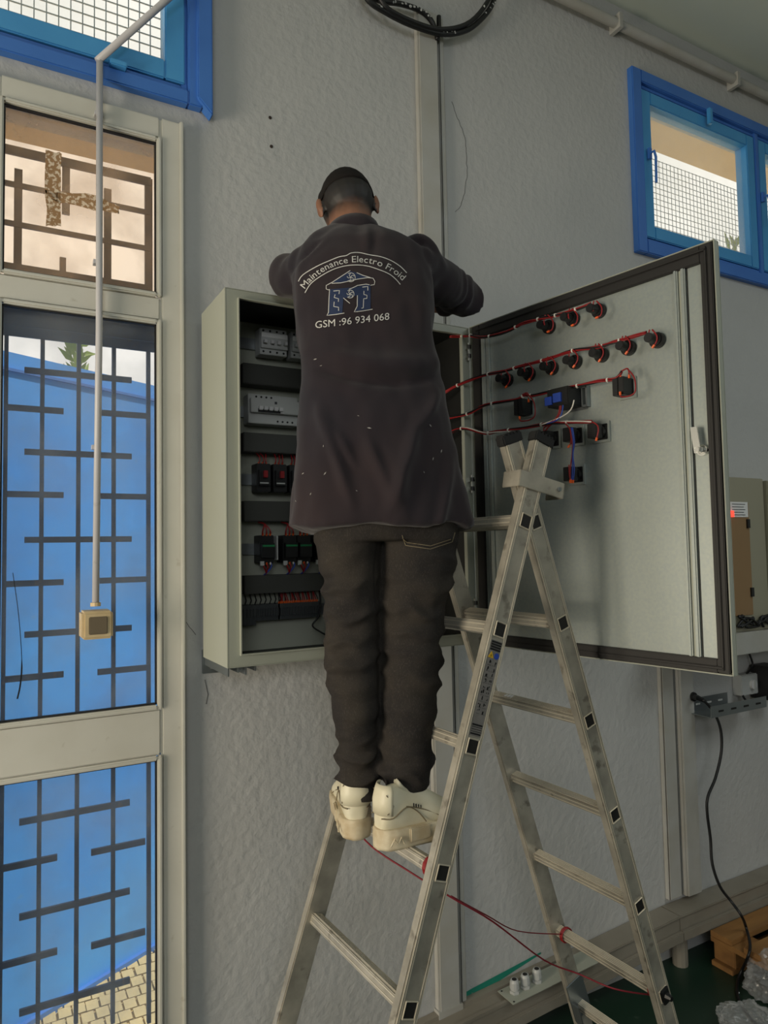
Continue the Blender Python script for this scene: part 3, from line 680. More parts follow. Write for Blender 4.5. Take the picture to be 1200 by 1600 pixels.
lead([(925, 659), (933, 664), (935, 672), (932, 686)], t=.056)
lead([(862, 663), (850, 668), (851, 676)]); lead([(862, 663), (856, 668), (849, 678)])
lead([(884, 662), (891, 672), (892, 690), (889, 697)], t=.056)
for m_, dx in (('red', 0), ('wblue', 2.5), ('wblue', 4.5)):
    lead([(890+dx, 668), (894+dx*.8, 690), (894+dx*.3, 710), (891+dx*1.4, 733), (891+dx, 752)], m=m_, t=.060)
lead([(889, 726), (890, 745), (893, 751)], t=.058)
for m_, dx in (('red', 0), ('red', 2), ('wblue', 5)): lead([(875+dx, 630), (873+dx, 645), (866+dx, 656), (854, 662)], m=m_, t=.070, tip=False)
lead([(897, 625), (892, 640), (876, 652), (845, 664)], m='wwhite', t=.070, tip=False)

# ------------------------------------------------------------------ aluminium double ladder
lad = thing('aluminium_ladder', (.60, -.58, 0), 'double sided aluminium A frame ladder standing on the green floor before the cabinet', 'ladder')
al_, b1_, b2_ = 1.52190371, .34399265, .31675947
h_ = V((math.cos(al_), -math.sin(al_), 0)); m_dir = V((-math.sin(al_), -math.cos(al_), 0))
vF = -Z*math.cos(b1_)+m_dir*math.sin(b1_); vB = -Z*math.cos(b2_)-m_dir*math.sin(b2_)
P0 = V((.60955, -.81341, 1.87532)); B0 = V((.75489, -.77999, 1.60853)); SP = .28; SW, ST = .060, .025
LW = .4775
def flight(Pa, vd, kmin, kmax, floor_z, offs, wdt):
    nd = vd.cross(h_).normalized()           # normal of the ladder plane
    if nd.dot(m_dir) < 0: nd = -nd
    Lt = .215; out = []
    for side in (0, 1):
        o0 = Pa-h_*(ST/2)-h_*(wdt-ST)*side     # stile axis at rung k=0 (outer face at Pa)
        topp = o0-vd*(-kmin*SP+Lt); tend = (floor_z+.03-o0.z)/vd.z; botp = o0+vd*tend
        L = (botp-topp).length; c = (topp+botp)/2
        ax = (h_, nd, vd)
        s = MB()                                # I-shaped extrusion: web and flanges
        s.box(c, (ST, SW, L), ax)
        st = s.build('stile', A['alu'], lad, bevel=.0025)
        rb = MB(); sgn = 1 if side == 0 else -1
        for q in (-SW/2+.004, -SW/2+.009, SW/2-.009, SW/2-.004): rb.box(c+nd*q+h_*(ST/2+.0003)*sgn, (.0022, .0016, L-.004), ax)
        rb.build('profile_rib', A['alu2'], st)
        MB().box(topp-vd*.010, (ST+.006, SW+.008, .026), ax).build('end_cap', A['blackm'], lad, bevel=.003)
        for q in range(-2, 3): MB().box(topp-vd*.0235+nd*q*.012, (ST+.004, .006, .006), ax).build('cap_tread', A['blackm'], lad)
        MB().box(botp+vd*.012, (ST+.008, SW+.010, .034), ax).build('foot', A['blackm'], lad, bevel=.003)
        out.append((o0, topp, botp, nd))
    for k in range(kmin, kmax+1):
        a = out[0][0]+vd*SP*k; b = out[1][0]+vd*SP*k
        r_ = MB().box((a+b)/2, ((a-b).length+ST*1.0+.004, .030, .028), (h_, nd, vd))
        ro_ = r_.build('rung', A['alu'], lad, bevel=.003)
        gr_ = MB()
        for q in (-.010, -.005, 0, .005, .010): gr_.box((a+b)/2-vd*.0146+nd*q, ((a-b).length-ST-.01, .0022, .0014), (h_, nd, vd))
        for sg in (1, -1):
            for q in (-.006, .006): gr_.box((a+b)/2+nd*sg*.0155+vd*q, ((a-b).length-ST-.01, .0013, .0022), (h_, nd, vd))
        gr_.build('tread_ribs', A['alu2'], ro_)
        for q, sg in ((a, 1), (b, -1)):         # square socket where the rung is crimped through the stile
            f_ = q+h_*sg*(ST/2+.0022)
            rim = MB(); e = .0175
            for du_, dv_, su, sv in ((-e, 0, .0030, 2*e+.003), (e, 0, .0030, 2*e+.003), (0, -e, 2*e, .0030), (0, e, 2*e, .0030)):
                rim.box(f_+nd*du_*.92+vd*dv_, (.004, su, sv), (h_, nd, vd))
            rim.build('socket_rim', A['alu2'], lad, bevel=.0014)
            MB().box(f_-h_*sg*.001, (.0018, .029, .030), (h_, nd, vd)).build('socket_hollow', A['seal'], lad)
    return out
Fo = flight(P0, vF, 0, 6, 0, 0, LW)
Bo = flight(B0, vB, -1, 5, 0, 0, LW-.055)
# joining brackets at the crossing
for side in (0, 1):
    sg = 1 if side == 0 else -1
    q = Fo[side][0]-vF*.105+h_*sg*(ST/2+.004) if side == 0 else Fo[side][0]-vF*.105-h_*(ST/2+.004)
    dirb = (-m_dir+Z*-.20).normalized(); upb = dirb.cross(h_).normalized()
    br = MB()
    br.box(q+dirb*.022, (.004, .155, .042), (h_, dirb, upb))
    br.box(q-dirb*.054-h_*sg*.030, (.064, .004, .042), (h_, dirb, upb)); br.box(q+dirb*.100-h_*sg*.030, (.064, .004, .042), (h_, dirb, upb))
    bo = br.build('joining_bracket', A['alu'], lad, bevel=.0015)
    MB().tube([q+dirb*.080, q+dirb*.080+h_*sg*.008], .006, 8).build('bolt', A['steel'], bo)
# lower hinge bracket and wing knob
for side in (0, 1):
    q = Bo[side][0]+vB*SP*5; s_ = 1 if side else -1
    hb = MB().box(q+h_*s_*(ST/2+.003)-vB*.03, (.004, .078, .13), (h_, Bo[side][3], vB)); hb.box(q+h_*s_*(ST/2+.02)-vB*.0+Bo[side][3]*.036, (.036, .004, .08), (h_, Bo[side][3], vB))
    hb.build('hinge_plate', A['steel'], lad, bevel=.002)
kb = Bo[0][0]+vB*SP*4+h_*(ST/2+.008)
MB().box(kb, (.008, .030, .046), (h_, Bo[0][3], vB)).build('knob_plate', A['black'], lad, bevel=.003)
MB().tube([kb, kb+h_*.020], [.012, .007], 8).build('knob', A['black'], lad)
# warning label on the front stile
o0, nd = Fo[0][0], Fo[0][3]
def lab(s, q, ds, dq, mt, name, th=.0006, lift=0.):
    return MB().box(o0+vF*s+nd*q+h_*(ST/2+.0005+th/2+lift), (th, dq, ds), (h_, nd, vF)).build(name, mt, lad)
A['sticker'] = mat('foil_sticker', (128, 124, 120), .5, .2, var=(60, (110, 108, 104), .6))
ls0, ls1 = SP*1+.028, SP*2-.024
st_ = lab((ls0+ls1)/2, 0, ls1-ls0, .034, A['sticker'], 'safety_label')
def glyph(s, q, ds, dq, mt): MB().box(o0+vF*s+nd*q+h_*(ST/2+.0016), (.0006, dq, ds), (h_, nd, vF)).build('pictogram', mt, st_)
for i in range(4): glyph(ls0+.004+i*.006, 0, .0042, .032, A['black'])
tp = o0+vF*(ls0+.036)+nd*.009+h_*(ST/2+.0018)
MB().add([tp-vF*.009, tp+vF*.007+nd*.009, tp+vF*.007-nd*.009, tp-vF*.009-h_*.0008, tp+vF*.007+nd*.009-h_*.0008, tp+vF*.007-nd*.009-h_*.0008], [(0, 1, 2), (5, 4, 3), (0, 3, 4, 1), (1, 4, 5, 2), (2, 5, 3, 0)]).build('warning_triangle', A['yellow'], st_)
glyph(ls0+.038, .009, .006, .0015, A['black'])
bp_ = o0+vF*(ls0+.036)-nd*.009+h_*(ST/2+.0010); MB().tube([bp_, bp_+h_*.001], .0075, 16).build('mandatory_disc', A['wblue'], st_); glyph(ls0+.036, -.009, .007, .003, A['paper'])
rr = random.Random(4)
for i in range(9):
    for q in (.008, -.008):
        s = ls0+.054+i*.0145
        for k in range(2): glyph(s+rr.uniform(-.003, .003), q+rr.uniform(-.004, .004), rr.uniform(.002, .008), rr.uniform(.001, .004), A['black'])
        glyph(s+.006, q, .0006, .012, A['dgrey'])
for i in range(5): glyph(ls1-.026+i*.0052, 0, .0036 if i in (0, 4) else .0012, .032, A['black'])
pcs = Bo[0][0]-h_*.05   # marks on the second rear rung
for i in range(3):
    MB().box(Bo[0][0]+vB*SP*1-h_*(LW*.60+i*.012)-vB*.0162, (.009-.002*i, .014, .0012), (h_, Bo[0][3], vB)).build('paint_mark', A['paper'], lad)

# red cord tied between rungs
rc1 = thing('red_cord', Fo[1][0]+vF*SP*3, 'thin dark red cord tied across the ladder rungs below the white shoes', 'cord')
a3 = Fo[0][0]+vF*SP*3-h_*.03; b3 = Fo[1][0]+vF*SP*3+h_*.03
kn = Bo[0][0]+vB*SP*4-h_*.02; kn2 = Bo[1][0]+vB*SP*4+h_*.04
c1 = smooth_pts([b3-Z*.016, at(580, 1322, -.55), at(640, 1362, -.65), at(705, 1402, -.72), at(770, 1440, -.70), at(850, 1500, -.60), at(905, 1522, -.62), at(960, 1545, -.72), kn+Z*-.02], 5)
MB().tube(c1, .0022, 6).build('long_strand', A['dred'], rc1, smooth=True)
c2 = smooth_pts([at(705, 1400, -.72), at(760, 1430, -.60), at(810, 1455, -.45), kn2+Z*.0], 5)
MB().tube(c2, .0018, 6).build('short_strand', A['dred'], rc1, smooth=True)
for p in (a3, b3, kn2, kn):
    for k in range(3):
        pts = [p+h_*.004*k+V((math.cos(t)*.0205*1.1, 0, math.sin(t)*.0205*1.1)) for t in [i*math.pi/6 for i in range(13)]]
        MB().tube(pts, .0022, 5).build('knot_wrap', A['red'], rc1)

# ------------------------------------------------------------------ bottom trunking with gland plate
tk = thing('floor_trunking', (2.2, -.05, 0), 'long painted cable channel running along the wall just above the floor', 'trunking')
zt = .235
tk_ = MB().span((.55, -.10, zt-.095), (2.0, -.004, zt-.010)).span((2.0, -.10, zt-.095), (5.9, -.004, zt-.010)).build('channel', A['trunk2'], tk, bevel=.003)
MB().span((1.45, -.106, zt-.010), (2.0, -.003, zt)).span((2.0, -.106, zt-.010), (5.9, -.003, zt)).build('cover', A['trunk2'], tk, bevel=.003)
MB().span((.55, -.032, zt-.011), (1.45, -.003, zt+.004)).build('rear_lip', A['trunk2'], tk)
MB().span((.55, -.104, zt-.011), (1.45, -.092, zt)).build('front_lip', A['trunk2'], tk)
MB().span((.55, -.118, zt-.10), (2.0, -.1005, zt-.060)).span((2.0, -.118, zt-.10), (5.9, -.1005, zt-.060)).build('lower_lip', A['trunk2'], tk, bevel=.003)
for x in (2.05, 3.1, 4.2): MB().tube([(x, -.055, 0), (x, -.055, zt-.094)], .032, 12).build('leg_pipe', A['trunk2'], tk, smooth=False)
def tilt(root):
    for o in root.children_recursive:
        if o.type == 'MESH':
            ox, oy, oz = o['_o']
            for v in o.data.vertices: v.co.z += .055*(min(0, (v.co.x+ox)-2.0))*1.0
_tilt = tilt
gp = thing('gland_plate', (1.2, -.07, zt), 'grey steel plate with white cable glands lying on the floor trunking', 'plate')
gz = zt+.002
pc = [atz(x, y, gz) for x, y in ((798, 1545), (826, 1568), (955, 1508), (930, 1490))]
dpl = (pc[3]-pc[0]); px0 = pc[0].x; px1 = px0+.36
MB().span((px0, -.135, gz), (px1+.08, -.045, gz+.003)).build('plate', A['cabpaint'], gp, bevel=.001)
for (x, y) in ((px0+.012, -.125), (px0+.012, -.055), (px1+.07, -.125), (px1+.07, -.055)): MB().tube([(x, y, gz+.003), (x, y, gz+.0036)], .004, 8).build('screw_hole', A['seal'], gp)
def gland(x, y):
    b = MB().tube([(x, y, gz+.003), (x, y, gz+.014)], .019, 6); b.tube([(x, y, gz+.014), (x, y, gz+.020)], .0150, 14); b.tube([(x, y, gz+.020), (x, y, gz+.042), (x, y, gz+.050)], [.018, .0165, .013], 12)
    o = b.build('cable_gland', A['lgrey'], gp, bevel=.0008)
    MB().tube([(x, y, gz+.0500), (x, y, gz+.0508)], .009, 12).build('bore', A['seal'], o)
for i, (x, y) in enumerate(((825, 1548), (842, 1541), (859, 1532), (907, 1508))):
    p = atz(x, y, gz); gland(p.x, min(-.055, max(-.115, p.y)) if False else -.088)

tilt(tk); tilt(gp)
# ------------------------------------------------------------------ things at the right edge
sh = thing('wall_shelf', (3.2, -.15, 1.25), 'white painted shelf beam on the wall behind the open door edge', 'shelf')
sy0 = -.22
st0 = at(1150, 990, sy0); sb0 = at(1150, 1025, sy0)
MB().span((st0.x-.35, sy0, sb0.z), (5.2, -.003, st0.z)).build('shelf_board', A['trunk'], sh, bevel=.003)
oc = thing('control_box', at(1165, 980, -.2), 'beige metal control box with brown side panel standing on the wall shelf', 'box')
ob0 = at(1192, 748, -.2); obx0 = ob0.x-.34; obx1 = ob0.x
zb_ = st0.z
MB().span((obx0, -.20, zb_), (obx1, -.01, ob0.z)).build('housing', A['oldcab'], oc, bevel=.003)
MB().span((obx1+.006, -.215, zb_), (obx1+.5, -.01, ob0.z-.01)).build('side_housing', A['oldcab'], oc, bevel=.003)
pa = at(1141, 785, -.202); pb = at(1176, 960, -.202); MB().span((obx0+.01, -.206, pb.z), (pb.x, -.200, pa.z)).build('brown_panel', A['cardboard'], oc)
qa = at(1143, 784, -.207); qb = at(1167, 808, -.207); q1 = at(1168, 790, -.207)
pp_ = MB().span((qa.x-.06, -.208, qb.z), (q1.x, -.2062, qa.z)).build('paper_notice', A['paper'], oc)
for i in range(5): MB().span((qa.x, -.2086, qa.z-.012-i*.012), (q1.x-.02-.01*(i % 2), -.2081, qa.z-.009-i*.012)).build('text_line', A['dgrey'], pp_)
for y in (818, 925):
    p = at(1168+(y-818)*.06, y, -.207); MB().span((p.x-.008, -.214, p.z-.02), (p.x+.010, -.2065, p.z+.02)).build('hinge', A['black'], oc)
p = at(1144, 803, -.215); MB().span((p.x-.010, -.222, p.z-.014), (p.x+.004, -.209, p.z+.014)).build('indicator_light', A['ledred'], oc)
tools = thing('cable_bundle', at(1175, 978, -.21), 'tangle of black cables lying on the shelf before the control box', 'cables')
rr = random.Random(11)
for k in range(7):
    c = at(1175+rr.uniform(-16, 22), 982, -.214); pts = [c+V((rr.uniform(-.07, .07), rr.uniform(-.006, .006)-.004, rr.uniform(.006, .06))) for _ in range(5)]
    MB().tube(smooth_pts(pts, 5), .006, 7).build('cable', A['black'], tools, smooth=True)
sw = thing('wall_socket_box', at(1172, 1072, -.05), 'white square socket box on the wall beneath the shelf', 'socket')
a = at(1158, 1056, -.05); b = at(1187, 1083, -.05)
MB().span((a.x, -.05, b.z), (b.x, -.0, a.z)).build('box', A['lgrey'], sw, bevel=.004)
cc = V(((a.x*.4+b.x*.6), -.05, (a.z+b.z)/2)); MB().tube([cc, cc+V((0, -.012, 0))], .022, 16).build('dial', A['white'], sw)
MB().span((cc.x-.004, -.068, cc.z-.02), (cc.x+.004, -.062, cc.z+.02)).build('lever', A['lgrey'], sw)
MB().tube(smooth_pts([(cc.x-.01, -.03, a.z), at(1176, 1040, -.03), at(1171, 1022, -.03)], 4), .005, 6).build('feed_cable', A['black'], sw)
ct = thing('cable_tray', at(1130, 1105, -.06), 'short galvanised slotted cable tray fixed to the wall below the shelf', 'tray')
a = at(1073, 1112, -.02); b = at(1186, 1105, -.14)
tx0, tx1 = a.x, a.x+.40; tz0, tz1 = at(1130, 1118, -.14).z, at(1130, 1097, -.14).z
tz1 = tz0+.05
MB().span((tx0, -.145, tz0), (tx1, -.142, tz1)).build('front_flange', A['steel'], ct)
MB().span((tx0, -.030, tz0), (tx1-.12, -.027, tz1+.012)).build('rear_flange', A['steel'], ct)
MB().span((tx0, -.142, tz0), (tx1, -.030, tz0+.003)).build('tray_floor', A['steel'], ct)
for i in range(4): MB().span((tx0+.05+i*.09, -.1465, tz0+.02), (tx0+.085+i*.09, -.1455, tz0+.028)).build('slot', A['seal'], ct)
for i in range(3): MB().span((tx0+.05+i*.08, -.0315, tz0+.03), (tx0+.08+i*.08, -.0302, tz0+.038)).build('slot', A['lgrey'], ct)
bx = thing('black_adapter', at(1197, 1070, -.08), 'black power adapter hanging at the right edge beside the socket box', 'adapter')
a = at(1198, 1042, -.1); MB().span((a.x, -.13, a.z-.16), (a.x+.12, -.01, a.z)).build('body', A['black'], bx, bevel=.004)
for i in range(5): MB().span((a.x+.01, -.134, a.z-.03-i*.026), (a.x+.11, -.1305, a.z-.022-i*.026)).build('fin', A['dgrey'], bx)
MB().tube(smooth_pts([(a.x+.02, -.06, a.z-.155), (a.x-.03, -.08, a.z-.19), (a.x-.10, -.06, a.z-.16), (a.x-.12, -.05, a.z-.13)], 4), .005, 6).build('lead', A['black'], bx)
# wall plug and long black cable
pc_ = thing('power_cable', at(1078, 1087, -.04), 'black power cable hanging from the wall plug down over the pallet', 'cable')
pl = at(1075, 1087, -.02)
MB().span((pl.x-.03, -.012, pl.z-.05), (pl.x+.035, -.001, pl.z+.06)).build('outlet_plate', A['lgrey'], pc_, bevel=.003)
MB().tube([(pl.x, -.012, pl.z), (pl.x, -.055, pl.z)], [.024, .020], 12).build('plug', A['black'], pc_)
MB().tube([(pl.x, -.05, pl.z), at(1090, 1090, -.10), at(1102, 1096, -.11)], [.014, .012, .007], 8).build('strain_relief', A['black'], pc_)
cb = [at(x, y, yy) for x, y, yy in ((1098, 1093, -.11), (1115, 1112, -.13), (1126, 1140, -.14), (1127, 1175, -.14), (1118, 1215, -.14), (1106, 1245, -.14), (1105, 1270, -.14), (1110, 1310, -.14), (1113, 1350, -.15), (1125, 1385, -.17), (1142, 1408, -.19), (1158, 1430, -.24))]
tail = [atz(1166, 1450, .16), atz(1172, 1476, .158), atz(1169, 1494, .14), atz(1161, 1512, .05), atz(1153, 1532, .008), atz(1153, 1558, .008), atz(1168, 1585, .008), atz(1190, 1610, .008), atz(1215, 1640, .008)]
MB().tube(smooth_pts(cb+tail, 5), .006, 8).build('lead', A['black'], pc_, smooth=True)
# pallet
pa_ = thing('wooden_pallet', (2.75, -.55, 0), 'yellowish wooden pallet lying on the green floor in the right corner', 'pallet')
X0, X1, Ya, Yb = 2.16, 3.39, -.92, -.125
for i in range(5):
    y0 = Ya+i*(Yb-Ya-.10)/4; MB().span((X0, y0, .122), (X1, y0+.10+.02*(i % 2), .144)).build('deck_board', A['wood'], pa_, bevel=.002)
for x in (X0, (X0+X1)/2-.07, X1-.145):
    MB().span((x, Ya, .100), (x+.145, Yb, .121)).build('stringer_board', A['wood'], pa_, bevel=.002)
    for y0 in (Ya, (Ya+Yb)/2-.05, Yb-.10): MB().span((x+.02, y0, .022), (x+.12, y0+.10, .0995)).build('block', A['wood'], pa_, bevel=.003)
for y0 in (Ya, (Ya+Yb)/2-.05, Yb-.10): MB().span((X0, y0, 0), (X1, y0+.10, .0215)).build('bottom_board', A['wood'], pa_, bevel=.002)
bt = MB()
# clear plastic film heap
fm_ = thing('plastic_film', atz(1180, 1580, 0), 'crumpled clear plastic wrap heaped on the green floor at bottom right', 'wrap')
def crumple(c, r, seed):
    me = bpy.data.meshes.new('f'); b = bmesh.new(); bmesh.ops.create_icosphere(b, subdivisions=5, radius=1)
    for v in b.verts:
        n0 = v.co.copy(); k = 1+.35*noise.noise(n0*2.1+V((seed, 0, 0)))+.22*abs(noise.noise(n0*5.3+V((seed, 3, 0))))+.14*abs(noise.noise(n0*12+V((0, seed, 1))))
        v.co = V((n0.x*r[0]*k, n0.y*r[1]*k, max(-.98, n0.z)*r[2]*k)) + V(c)
        if v.co.z < .003: v.co.z = .003+.002*abs(noise.noise(n0*9))
    vs = [v.co.copy() for v in b.verts]; fs = [tuple(v.index for v in f.verts) for f in b.faces]; b.free()
    return MB().add(vs, fs)
q = atz(1215, 1560, 0); crumple((q.x+.06, q.y, .04), (.13, .12, .11), 2).build('film_fold', A['film'], fm_)
q = atz(1155, 1605, 0); crumple((q.x+.03, q.y-.02, .02), (.10, .09, .045), 5).build('film_fold', A['film'], fm_)
for x, y in ((905, 1570), (912, 1577), (1153, 1551)):
    q = atz(x, y, .003); tag(MB().ell(q, (.008, .006, .004), n=6, m=4).build('plaster_crumb', A['paper']), {905: 'white plaster crumb on the green floor, leftmost of the three', 912: 'white plaster crumb on the green floor, right neighbour of the leftmost', 1153: 'white plaster crumb on the green floor beside the black cable'}[x], 'debris', 'plaster crumbs on the floor')

# ------------------------------------------------------------------ the man
man = thing('person', (.32, -.6, 1.1), 'man in dark work coat and jeans standing on the ladder with his back turned', 'person')
BY = R(20); bn = V((math.sin(BY), math.cos(BY), 0)); bu = V((math.cos(BY), -math.sin(BY), 0)); Bp = V((.30, -.60, 0))
def body(px, py, v=0.): return onp(px, py, Bp+bn*v, bn)
def loft_px(rows, seg=40, ex=2.3):           # rows: (y, xl, xr, depth radius, v)
    rg = []
    for (y, xl, xr, dp, v) in rows:
        a, b = body(xl, y, v), body(xr, y, v); c = (a+b)/2; hw_ = (b-a).dot(bu)/2; ring = []
        for k in range(seg):
            t = 2*math.pi*k/seg; ct, st2 = math.cos(t), math.sin(t)
            ring.append(c+bu*hw_*math.copysign(abs(ct)**(2/ex), ct)+bn*dp*math.copysign(abs(st2)**(2/ex), st2))
        z = c.z; rg.append([V((p.x, p.y, z)) for p in ring])
    return rg
# --- body: head, neck, trunk core, arms, hands, legs in one surface
HC = body(543, 322, .12)                      # skull centre
roll = R(7); pit = R(24)
hx_ = (bu*math.cos(roll)+Z*math.sin(roll)).normalized(); hz0 = (Z*math.cos(roll)-bu*math.sin(roll)).normalized()
hy_ = (bn*math.cos(pit)-hz0*math.sin(pit)).normalized(); hz_ = hx_.cross(hy_).normalized()
HA = (hx_, hy_, hz_)
def Hd(x, y, z): return HC+hx_*x+hy_*y+hz_*z
bd = MB()
bd.ell(Hd(0, .005, .012), (.0725, .092, .086), HA, 20, 14)
bd.ell(Hd(0, -.022, .0), (.070, .072, .074), HA, 18, 12)
bd.ell(Hd(0, .035, -.050), (.058, .060, .072), HA, 18, 12)      # face / jaw
bd.ell(Hd(0, .062, -.098), (.024, .020, .018), HA, 12, 8)      # chin
bd.capsule([Hd(0, .092, -.012), Hd(0, .110, -.040)], [.009, .013])  # nose
for s in (-1, 1):
    bd.ell(Hd(s*.010, .106, -.044), (.008, .010, .007), HA, 10, 6)
    bd.ell(Hd(s*.029, .082, .010), (.020, .012, .007), HA, 10, 6)   # brow
    bd.ell(Hd(s*.030, .080, -.008), (.0125, .012, .009), HA, 12, 8)  # eye
    bd.ell(Hd(s*.040, .066, -.032), (.018, .018, .016), HA, 12, 8)  # cheek
    ea = (hx_*s, (hy_+hx_*s*.5).normalized(), hz_)
    bd.ell(Hd(s*.0765, -.006, -.012), (.008, .017, .031), (ea[0], ea[1], hz_), 14, 10)  # ear
    bd.ell(Hd(s*.083, -.014, -.004), (.005, .010, .024), (ea[0], ea[1], hz_), 12, 8)
for z, r_ in ((-.066, .0075), (-.074, .0085)): bd.ell(Hd(0, .090, z), (.023, .010, r_*.6), HA, 12, 6)
nk = body(550, 378, .075); bd.capsule([Hd(0, -.012, -.035), nk+Z*.0, nk-Z*.06], [.058, .060, .070], 18)
ch = body(562, 470, .03); hp = body(590, 840, .0)
bd.capsule([nk-Z*.09, ch, (ch+hp)/2, hp+Z*.10], [.085, .10, .095, .09], 18)
SR, ELR, WRR = body(642, 409, .07), V((.705, -.445, 2.578)), V((.570, -.275, 2.600))
SL, ELL, WRL = body(492, 418, .07), V((.168, -.360, 2.585)), V((.290, -.245, 2.600))
bd.capsule([body(575, 430, .05), SR], [.06, .055]); bd.capsule([SR, SR.lerp(ELR, .5), ELR, ELR.lerp(WRR, .35), WRR], [.050, .046, .038, .037, .026])
bd.capsule([body(545, 430, .05), SL], [.06, .055]); bd.capsule([SL, SL.lerp(ELL, .5), ELL, ELL.lerp(WRL, .35), WRL], [.050, .046, .038, .037, .026])
def hand(mb, wr, d, side_, thumb):           # d forward, thumb: +1/-1 along side
    d = d.normalized(); sd = d.cross(Z).normalized(); upv = sd.cross(d)
    pc = wr+d*.055
    mb.ell(wr+d*.012, (.024, .022, .018), (d, sd, upv), 12, 8); mb.ell(pc, (.050, .040, .0145), (d, sd, upv), 16, 8)
    L = (.070, .078, .073, .058); offs = (.029, .010, -.010, -.028)
    for l, o in zip(L, offs):
        o = o*thumb; b = wr+d*.090+sd*o; dd = (d+sd*o*2.2).normalized()
        mb.capsule([b-dd*.02, b, b+dd*l*.42+upv*.004, b+dd*l*.75-upv*.006, b+dd*l-upv*.018], [.0095, .0095, .0090, .0082, .0072], 10)
    b = wr+d*.030+sd*.026*thumb; dd = (d*.75+sd*thumb*.75).normalized()
    mb.capsule([b, b+dd*.035-upv*.004, b+dd*.062-upv*.012+d*.006], [.0135, .0110, .0090], 10)
hand(bd, WRR+V((0, 0, .002)), V((-.42, .80, -.05)), 0, -1)
hand(bd, WRL+V((0, 0, .002)), V((.35, .80, -.05)), 0, 1)
# legs (inside the jeans)
AL, AR = body(558, 1222, 0.04), body(632, 1222, 0.01)
KL, KR = body(550, 1010, .015), body(640, 1010, .015)
HL, HR = body(545, 850, 0), body(650, 850, 0)
bd.capsule([hp-bu*.05+Z*.08, HL, KL, AL], [.06, .062, .048, .034]); bd.capsule([hp+bu*.05+Z*.08, HR, KR, AR], [.06, .062, .048, .034])
bd.capsule([AL, AL-Z*.05], [.034, .03]); bd.capsule([AR, AR-Z*.05], [.034, .03])
me = remesh(bd, .0042, 4, .45)
bo_ = link_mesh('body', me, A['skin'], man)
MB().ell(Hd(.030, .089, -.008), (.0085, .0045, .0045), HA, 10, 6).build('eye', A['white'], man); MB().ell(Hd(-.030, .089, -.008), (.0085, .0045, .0045), HA, 10, 6).build('eye', A['white'], man)
# stubble fade colour on the skin (true hair density, stored per vertex)
hm = bo_.data
att = hm.color_attributes.new('hair', 'FLOAT_COLOR', 'POINT')
org = V(man['_o'])
for i, v in enumerate(hm.vertices):
    p = v.co+org-HC; lx_, ly_, lz_ = p.dot(hx_), p.dot(hy_), p.dot(hz_)
    line = -.022+.05*max(0, ly_/.09)+(.02 if abs(lx_) > .06 else 0)
    f = min(1, max(0, (lz_-(-.092+.62*max(0, ly_+.03)))/.045+.10*noise.noise(p*90))); 
    if ly_ > .075 or p.length > .16: f = 0
    if abs(lx_) > .0745: f = 0
    att.data[i].color = (f, f, f, 1)
t = A['skin'].node_tree; bs = t.nodes['Principled BSDF']; src = bs.inputs['Base Color'].links[0].from_socket
an = t.nodes.new('ShaderNodeAttribute'); an.attribute_name = 'hair'; mx = t.nodes.new('ShaderNodeMix'); mx.data_type = 'RGBA'
t.links.new(an.outputs['Fac'], mx.inputs[0]); t.links.new(src, mx.inputs[6]); mx.inputs[7].default_value = (*lin((24, 20, 18)), 1); t.links.new(mx.outputs[2], bs.inputs['Base Color'])
# hair cap
hr = MB(); rg = []
for i in range(13):
    tt = i/12*.5*math.pi; ring = []
    for k in range(28):
        a = 2*math.pi*k/28; rad = math.sin(tt) if i else .02
        x_ = .0775*rad*math.cos(a); y_ = .002+(.093 if math.sin(a) > 0 else .0985)*rad*math.sin(a); z_ = .014+.0885*math.cos(tt)
        z_ -= (.012*(i/12)**2)*(1 if math.sin(a) < 0 else -1.6)
        ring.append(Hd(x_, y_, z_))
    rg.append(ring)
hr.rings(rg); hr.build('hair', A['hair'], man, smooth=True)

# --- coat
cm = MB()
rows = [(361, 516, 592, .062, .092), (369, 498, 622, .076, .088), (379, 480, 650, .090, .080), (394, 466, 666, .102, .07), (425, 456, 670, .112, .058), (455, 456, 673, .120, .045),
        (490, 459, 675, .124, .035), (525, 464, 676, .122, .028), (560, 467, 682, .122, .022), (600, 467, 689, .128, .018), (650, 465, 699, .136, .012), (700, 461, 708, .142, .006), (750, 455, 718, .148, 0), (795, 449, 728, .152, 0), (824, 445, 733, .154, 0)]
cm.rings(loft_px(rows))
cm.capsule([body(600, 412, .07), SR, SR.lerp(ELR, .55)+Z*-.004, ELR+V((.004, -.008, .0)), ELR.lerp(WRR, .22)], [.070, .072, .066, .058, .055], 20)
cm.capsule([body(530, 415, .07), SL, SL.lerp(ELL, .55)+Z*-.004, ELL, ELL.lerp(WRL, .25)], [.066, .070, .064, .056, .053], 20)
me = remesh(cm, .0075, 5, .5)
me.update()
